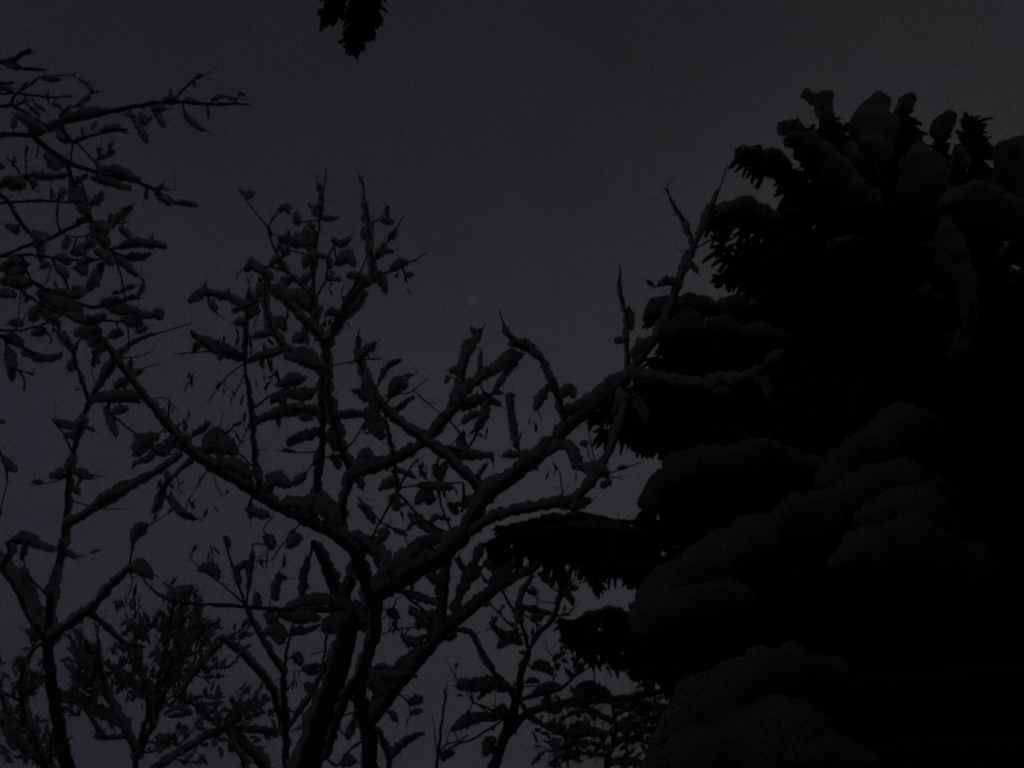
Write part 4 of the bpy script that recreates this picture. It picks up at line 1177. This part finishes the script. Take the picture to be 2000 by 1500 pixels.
WILD = {}
def make_wild():
    rng = random.Random(21)
    class Dummy: pass
    for cls in (.8, 1.5, 2.4, 3.4):
        WILD[cls] = []
        for v in range(3):
            n = max(6, int(cls / .1))
            pts = []
            for k in range(n + 1):
                t = k / n
                pts.append(Vector((cls * t, .05 * cls * noise.noise(Vector((t * 3, v, cls))), .10 * cls * math.sin(math.pi * t) + .02 * noise.noise(Vector((t * 5, v, 3))))))
            pts.reverse()
            V, F = [], []
            tube(V, F, pts, [.005 + .03 * k / n for k in range(n + 1)], 5, .1, 10)
            me = bpy.data.meshes.new('bough'); me.from_pydata(V, [], F); me.materials.append(M_BARK)
            D = Dummy(); D.rng = rng
            ND = Needles()
            W = [.0036] * len(pts)
            Spruce.needles(D, ND, pts, W, 80, .46)
            k = max(4, int(n * .65))
            C = [p + Z * .05 for p in pts[:k]]
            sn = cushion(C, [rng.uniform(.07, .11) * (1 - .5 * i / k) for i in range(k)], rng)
            WILD[cls].append((me, ND.mesh('foliage'), sn))
make_wild()

K = 1.7
YT = 3.6 * K
pa = at(1745, 222, YT)
rs = thing('spruce_tree', 'big dark spruce with thick snow cushions, filling the right side', 'tree', (pa.x, YT, 0), 'snowy spruces')
SP = Spruce(rs, pa.x, YT, pa.z, 11)
def bo(s, a, b, fol=40, dens=.35, **k):
    return SP.bough(s, a * K, b * K, fol, dens, **k)
bo('1575,182,14 1588,190,16 1604,200,21 1612,228,16 1616,262,0 1628,320,0', 3.2, 3.35, 26, .9, lead=False, cap=True)
bo('1530,247,21 1552,252,13 1585,262,0 1622,300,0', 3.1, 3.3, 24, .6, lead=False, cap=True)
bo('1716,192,23 1708,222,33 1704,258,43 1700,300,41 1696,330,30 1692,340,0', 3.15, 3.4, 24, 0.42, lead=False, cap=True)
bo('1774,190,16 1764,208,18 1768,240,0 1778,300,0', 3.3, 3.45, 28, .9, lead=False, cap=True)
bo('1852,236,26 1838,256,21 1828,290,0 1815,340,0', 3.1, 3.3, 26, .7, lead=False, cap=True)
bo('1893,238,0 1895,262,0 1900,300,0 1900,350,0 1895,400,0', 3.0, 3.2, 36, 1.33)
bo('1872,296,21 1874,330,20 1872,368,0', 3.0, 3.2, 22, 0.42, lead=False, cap=True)
bo('1962,290,27 1990,286,30 1985,330,34 1975,380,30 1985,430,24', 2.7, 3.0, 30, .3, cap=True)
bo('1446,298,19 1472,304,21 1502,312,22 1530,332,16 1565,365,0 1610,410,0', 3.0, 3.3, 44, .7, lead=False)
bo('1545,272,21 1575,284,32 1610,304,32 1650,345,30 1690,386,26 1722,422,16', 2.9, 3.2, 44, 0.36, lead=False, cap=True)
bo('1792,296,34 1796,336,38 1814,370,33 1840,402,28 1860,440,0', 2.9, 3.2, 38, 0.31, lead=False, cap=True)
bo('1848,398,28 1880,390,32 1930,402,36 1985,430,42 2040,450,40', 2.7, 2.9, 40, .3, cap=True)
bo('1846,436,27 1858,486,23 1884,545,18 1892,600,17 1905,660,0', 2.75, 2.95, 36, .35, cap=True)
bo('1374,430,17 1408,417,21 1450,411,29 1496,432,28 1536,441,19 1580,470,0 1645,500,0', 3.1, 3.45, 62, .5)
bo('1660,290,22 1665,320,24 1675,360,0', 3.2, 3.35, 26, .4, lead=False, cap=True)
bo('1570,300,24 1605,322,27 1645,352,25 1685,380,20 1715,400,0', 3.0, 3.25, 40, .4, lead=False)
bo('1547,410,11 1556,425,0 1575,450,0', 3.15, 3.3, 22, .4, lead=False)
bo('1404,540,5 1440,528,0 1500,520,0 1580,515,0 1650,520,0', 3.2, 3.45, 44, .6)
bo('1408,470,6 1430,500,0 1480,520,0 1560,530,0', 3.15, 3.4, 46, .5)
bo('1268,612,24 1310,595,24 1356,592,21 1400,604,17 1440,593,19 1490,602,19 1540,615,0 1625,630,0', 3.1, 3.5, 40, .35)
bo('1292,652,27 1340,640,32 1400,642,35 1450,652,31 1505,655,20 1570,670,0', 3.0, 3.4, 46, .4)
bo('1205,800,0 1260,790,0 1330,800,0 1430,815,0 1550,820,0', 3.05, 3.5, 62, .7, side=1.0)
bo('1222,850,0 1280,845,0 1350,850,0 1440,850,0', 3.0, 3.4, 40, .7)
bo('1260,978,33 1300,934,39 1350,910,40 1410,906,40 1460,894,39 1515,889,35 1560,903,30 1602,918,22', 2.8, 3.2, 62, .35)
bo('1610,938,35 1650,897,40 1715,862,42 1780,832,51 1812,872,49', 2.7, 2.9, 46, .3)
bo('1248,1185,38 1290,1142,46 1350,1112,49 1402,1078,47 1470,1047,45 1530,1027,38 1602,1002,49 1682,967,57 1760,938,62 1832,962,57', 2.5, 2.8, 66, .4)
bo('1252,1222,32 1330,1172,53 1400,1155,49 1452,1175,32', 2.45, 2.6, 56, .45)
bo('1702,1012,61 1780,1002,69 1850,1032,56', 2.5, 2.6, 40, .3)
bo('1640,1094,46 1702,1064,55 1780,1062,64 1850,1092,61 1920,1132,49', 2.3, 2.5, 70, .35)
bo('975,1078,0 1040,1066,0 1110,1070,0 1180,1080,0 1260,1090,0', 3.2, 3.25, 50, .8)
bo('985,1030,4 1050,1016,8 1130,1010,12 1220,1020,0', 3.25, 3.3, 50, .7)
bo('1110,1240,0 1160,1235,0 1230,1240,0 1300,1250,0', 2.75, 2.8, 42, .8)
bo('962,1056,0 1010,1040,0 1080,1032,8 1150,1028,14 1222,1038,16 1300,1062,0', 3.15, 3.25, 58, .75)
bo('1104,1215,0 1150,1203,8 1200,1194,12 1262,1212,0', 2.75, 2.8, 44, 1.15)
bo('1225,1268,0 1290,1278,0 1380,1300,0', 2.5, 2.5, 56, .7)
bo('1180,1080,0 1220,1095,0 1300,1110,0 1400,1150,0', 2.9, 3.0, 40, .6)
bo('1885,640,16 1880,682,20 1896,722,12 1910,780,0', 2.7, 2.9, 36, .5)
bo('1700,395,12 1720,420,12 1730,470,0', 2.9, 3.2, 40, .4)
bo('1620,480,12 1660,470,12 1700,480,0', 3.0, 3.3, 50, .5)

for q, a, b, fl, dn in (
        ('1450,482,0 1520,482,0 1600,492,0 1680,500,0', 3.2, 3.4, 60, .8), ('1490,572,0 1560,562,0 1650,562,0', 3.2, 3.4, 60, .8),
        ('1300,688,0 1380,690,0 1480,700,0 1600,700,0', 3.2, 3.4, 62, .8), ('1188,775,0 1260,748,0 1350,742,0 1480,750,0 1600,752,0', 3.15, 3.4, 64, .9),
        ('1166,806,0 1210,790,0 1280,780,0 1360,780,0', 3.15, 3.3, 44, 1.2), ('1178,842,0 1230,832,0 1300,826,0 1400,826,0', 3.1, 3.3, 44, 1.2), ('1380,1180,0 1450,1190,0 1540,1190,0', 2.8, 2.9, 60, 1.0),
        ('1255,868,0 1330,868,0 1420,872,0 1520,880,0', 3.1, 3.3, 40, .9), ('1305,985,0 1380,970,0 1480,960,0 1580,960,0', 2.95, 3.2, 60, .8),
        ('1270,1030,0 1370,1010,0 1450,1002,0 1540,980,0', 2.95, 3.2, 60, .9), ('1222,1110,0 1280,1095,0 1350,1080,0 1430,1060,0', 2.9, 3.1, 56, .9),
        ('1240,1238,0 1320,1240,0 1420,1232,0 1520,1222,0', 2.6, 2.8, 60, .9), ('1258,1292,0 1340,1282,0 1450,1262,0 1560,1252,0', 2.5, 2.8, 60, .9),
        ('1330,1335,0 1400,1305,0 1500,1285,0 1600,1270,0', 2.4, 2.7, 56, .9), ('1540,580,0 1620,590,0 1700,600,0', 3.2, 3.4, 60, .8),
        ('1500,1190,0 1600,1192,0 1720,1200,0 1850,1200,0', 2.6, 2.9, 70, .8), ('1560,1352,0 1700,1350,0 1850,1340,0 1980,1340,0', 2.5, 2.9, 80, .8),
        ('1650,1410,0 1800,1402,0 1950,1400,0', 2.5, 2.9, 80, .8), ('1690,1470,0 1850,1462,0 1990,1452,0', 2.5, 2.9, 80, .7), ('1600,1252,0 1750,1250,0 1900,1242,0', 2.6, 2.9, 80, .8),
        ('1620,1300,0 1760,1300,0 1900,1290,0', 2.6, 2.9, 80, .8), ('1430,1122,0 1500,1132,0 1590,1140,0 1680,1150,0', 2.75, 2.95, 60, 1.0), ('1280,700,0 1340,712,0 1420,720,0', 3.15, 3.3, 50, .9), ('1500,500,0 1560,420,0 1620,430,0', 3.1, 3.4, 56, .8), ('1460,530,0 1500,545,0 1580,540,0', 3.15, 3.4, 50, .9)):
    bo(q, a, b, fl, dn * .85)

for q, a, b in (('1350,860,0 1335,780,0 1310,700,0', 3.2, 3.2), ('1430,870,0 1415,780,0 1395,695,0', 3.25, 3.25), ('1500,880,0 1505,800,0 1495,705,0', 3.25, 3.3),
        ('1385,1065,0 1365,1010,0 1345,965,0', 3.1, 3.1), ('1450,1030,0 1455,990,0 1450,950,0', 3.1, 3.15), ('1300,1050,0 1300,1010,0 1310,975,0', 3.1, 3.1),
        ('1360,1310,0 1345,1270,0 1330,1230,0', 2.7, 2.75), ('1470,1290,0 1460,1250,0 1450,1210,0', 2.7, 2.75), ('1570,1290,0 1560,1230,0 1550,1180,0', 2.75, 2.8),
        ('1500,650,0 1495,600,0 1485,560,0', 3.3, 3.3), ('1570,660,0 1565,600,0 1560,545,0', 3.3, 3.3), ('1640,690,0 1630,620,0 1620,560,0', 3.3, 3.35),
        ('1660,810,0 1660,740,0 1650,680,0', 3.3, 3.35), ('1265,850,0 1250,810,0 1235,770,0', 3.2, 3.2), ('1580,860,0 1575,780,0 1570,700,0', 3.3, 3.3),
        ('1640,1240,0 1640,1200,0 1630,1150,0', 2.75, 2.8), ('1270,1290,0 1265,1260,0 1260,1230,0', 2.7, 2.7), ('1230,1110,0 1215,1080,0 1200,1050,0', 3.1, 3.15),
        ('1012,1102,0 1018,1080,0 1022,1056,0', 3.2, 3.2), ('1092,1122,0 1088,1095,0 1084,1060,0', 3.2, 3.2), ('1165,1142,0 1156,1110,0 1150,1070,0', 3.2, 3.2), ('1150,1272,0 1148,1250,0 1150,1222,0', 2.75, 2.75), ('1205,1290,0 1200,1262,0 1198,1230,0', 2.75, 2.75), ('1600,400,0 1610,360,0 1620,310,0', 3.2, 3.3), ('1690,400,0 1680,360,0 1670,310,0', 3.25, 3.3), ('1760,400,0 1750,340,0 1745,280,0', 3.3, 3.4), ('1830,400,0 1830,340,0 1830,300,0', 3.2, 3.3), ('1520,440,0 1530,400,0 1545,360,0', 3.2, 3.3), ('1630,300,0 1625,270,0 1618,235,0', 3.25, 3.3), ('1660,330,0 1655,300,0 1650,275,0', 3.25, 3.3)):
    bo(q, a, b, 52, .55)

BOUND = [(-900, 1660), (150, 1660), (250, 1600), (330, 1500), (400, 1540), (450, 1400), (500, 1440), (540, 1470), (575, 1480), (620, 1300), (700, 1270), (760, 1190), (860, 1210), (885, 1270), (905, 1350), (960, 1300), (1010, 1260), (1040, 1010), (1075, 1020), (1090, 1200), (1130, 1260), (1180, 1230), (1260, 1230), (1330, 1300), (1400, 1320), (4000, 1450)]
TOPB = [(1400, 330), (1520, 280), (1570, 215), (1640, 300), (1700, 215), (1780, 230), (1850, 270), (1900, 290), (1960, 300), (4000, 290)]
def lerp_tab(t, v):
    if v <= t[0][0]: return t[0][1]
    for (a, b), (c, d) in zip(t, t[1:]):
        if v <= c:
            return b + (d - b) * (v - a) / (c - a)
    return t[-1][1]
FRONT = [(0, 5.75), (300, 5.6), (450, 5.45), (700, 5.5), (900, 5.35), (1000, 4.95), (1200, 4.6), (1350, 4.3), (1500, 3.9)]
def in_spruce(p):
    q = proj(p)
    if q is None or p.z < .25:
        return p.z >= .25
    if p.y < lerp_tab(FRONT, q[1]) and -50 < q[0] < 2050 and -50 < q[1] < 1550:
        return False
    if q[0] < lerp_tab(BOUND, q[1]) + 12:
        return False
    if q[1] < lerp_tab(TOPB, q[0]) + 45:
        return False
    return True
zz = .7
a0 = 0
while zz < SP.h - .3:
    f = 1 - zz / SP.h
    ln = 4.4 * f ** .72 + .3
    nb = 11 if f > .3 else 8
    for k in range(nb):
        SP.wild(zz + SP.rng.uniform(-.12, .12), a0 + 2 * math.pi * k / nb + SP.rng.uniform(-.2, .2), ln * SP.rng.uniform(.85, 1.05), .2 if f > .25 else .5, in_spruce, .3)
    a0 += .37
    zz += .30 + .2 * f

for k in range(80):                       # the side towards the camera is the fullest
    z = .9 + (SP.h - 2.6) * (k + SP.rng.random()) / 80
    f = 1 - z / SP.h
    SP.wild(z, SP.rng.uniform(2.9, 4.2), 6.6 * f ** .7 + .3, .2 + SP.rng.uniform(-.06, .08), in_spruce, .12)

for q, a, b in (('1330,962,0 1380,960,0 1440,955,0 1500,950,0', 3.2, 3.3), ('1345,940,0 1400,940,0 1460,935,0', 3.2, 3.3), ('1450,1180,0 1500,1182,0 1560,1180,0', 2.85, 2.95), ('1470,1165,0 1520,1160,0 1580,1160,0', 2.85, 2.95), ('1500,1128,0 1560,1122,0 1620,1120,0', 2.85, 2.95)):
    bo(q, a, b, 44, .9)

# a second, nearer spruce out of frame to the right, added to shade the low snow cushions; its lowest boughs come in at the bottom
rn = thing('spruce_tree', 'nearer spruce at the bottom right, one broad snow-covered bough showing, unseen crown added for shade', 'tree', (4.3, 2.6, 0), 'snowy spruces')
SN = Spruce(rn, 4.3, 2.6, 7.5, 13)
SN.bough('1280,1452,34 1340,1402,46 1402,1354,49 1470,1322,51 1540,1302,44 1622,1314,38', 3.23, 3.57, 60, .3)
SN.bough('1290,1492,50 1400,1440,80 1502,1420,80 1602,1432,58', 3.15, 3.40, 60, .25)
SN.bough('1550,1475,28 1622,1462,30 1702,1482,24', 3.06, 3.40, 60, .4)
def near_keep(p):
    if (p - CAM).length < 1.8:
        return False
    for d in (Vector((0, 0, .35)), Vector((-.45, 0, 0)), Vector((0, .4, 0))):
        q = proj(p + d)
        if q and q[1] < 1380 and q[0] < 2060 and q[1] > -60:
            return False
    q = proj(p)
    if q is None or p.z < .3:
        return p.z >= .3
    if -40 < q[0] < 2260 and -200 < q[1] < 1560:
        return q[0] > 1690 and q[1] > 1400 + max(0, 1850 - q[0]) * .5
    return True
zz = .6
while zz < 7.2:
    f = 1 - zz / 7.5
    for k in range(9):
        SN.wild(zz, a0 + .698 * k + SN.rng.uniform(-.2, .2), 2.9 * f ** .8 + .3, .15, near_keep, .4)
    a0 += .5
    zz += .38

# the spruce standing behind the camera, one bough tip of which hangs into the frame from above
ro = thing('spruce_tree', 'spruce overhead, only a dark drooping bough tip showing at the top edge', 'tree', (.3, -1.3, 0), 'snowy spruces')
SO = Spruce(ro, .3, -1.3, 10.5, 12)
SO.bough('693,92,0 697,60,0 700,20,0 705,-40,0 705,-110,0 700,-190,0', 1.75, 1.45, 40, 1.6, ext_dens=.2, side=.8)
SO.bough('714,58,0 722,25,0 733,-25,0 740,-100,0', 1.75, 1.5, 34, 1.4, ext_dens=.15)
SO.bough('640,30,0 655,0,0 665,-50,0 680,-120,0', 1.7, 1.45, 30, 1.3, ext_dens=.15)
OFFS = [Vector(v) for v in ((0, 0, 0), (.5, 0, 0), (-.5, 0, 0), (0, .5, 0), (0, -.5, 0), (0, 0, .4), (0, 0, -.7))]
def not_seen(p):
    if (p - CAM).length < 1.6:
        return False
    for d in OFFS:
        q = proj(p + d)
        if q and -60 < q[0] < 2060 and -60 < q[1] < 1560:
            return False
    return True
zz = 1.6
while zz < 10:
    f = 1 - zz / 10.5
    for k in range(10):
        SO.wild(zz, a0 + .628 * k + SO.rng.uniform(-.2, .2), 4.2 * f ** .8 + .3, .15, not_seen, .3)
    a0 += .5
    zz += .34

# ---------------------------------------------------------------- the faint light in the sky
def faint_star():
    d = ray(922, 588).normalized()
    bm = bmesh.new()
    bmesh.ops.create_icosphere(bm, subdivisions=3, radius=5.4)
    me = bpy.data.meshes.new('star'); bm.to_mesh(me); bm.free()
    o = bpy.data.objects.new('star', me)
    o.location = CAM + d * 700
    col.objects.link(o)
    m = bpy.data.materials.new('star_glow'); m.use_nodes = True
    t = m.node_tree
    t.nodes.clear()
    out = t.nodes.new('ShaderNodeOutputMaterial')
    e = t.nodes.new('ShaderNodeEmission')
    e.inputs['Color'].default_value = (.95, .97, 1, 1)
    e.inputs['Strength'].default_value = .0008
    t.links.new(e.outputs['Emission'], out.inputs['Volume'])
    me.materials.append(m)
    o['label'] = 'small faint blurred spot of light in the open sky above the branches'
    o['category'] = 'star'
faint_star()
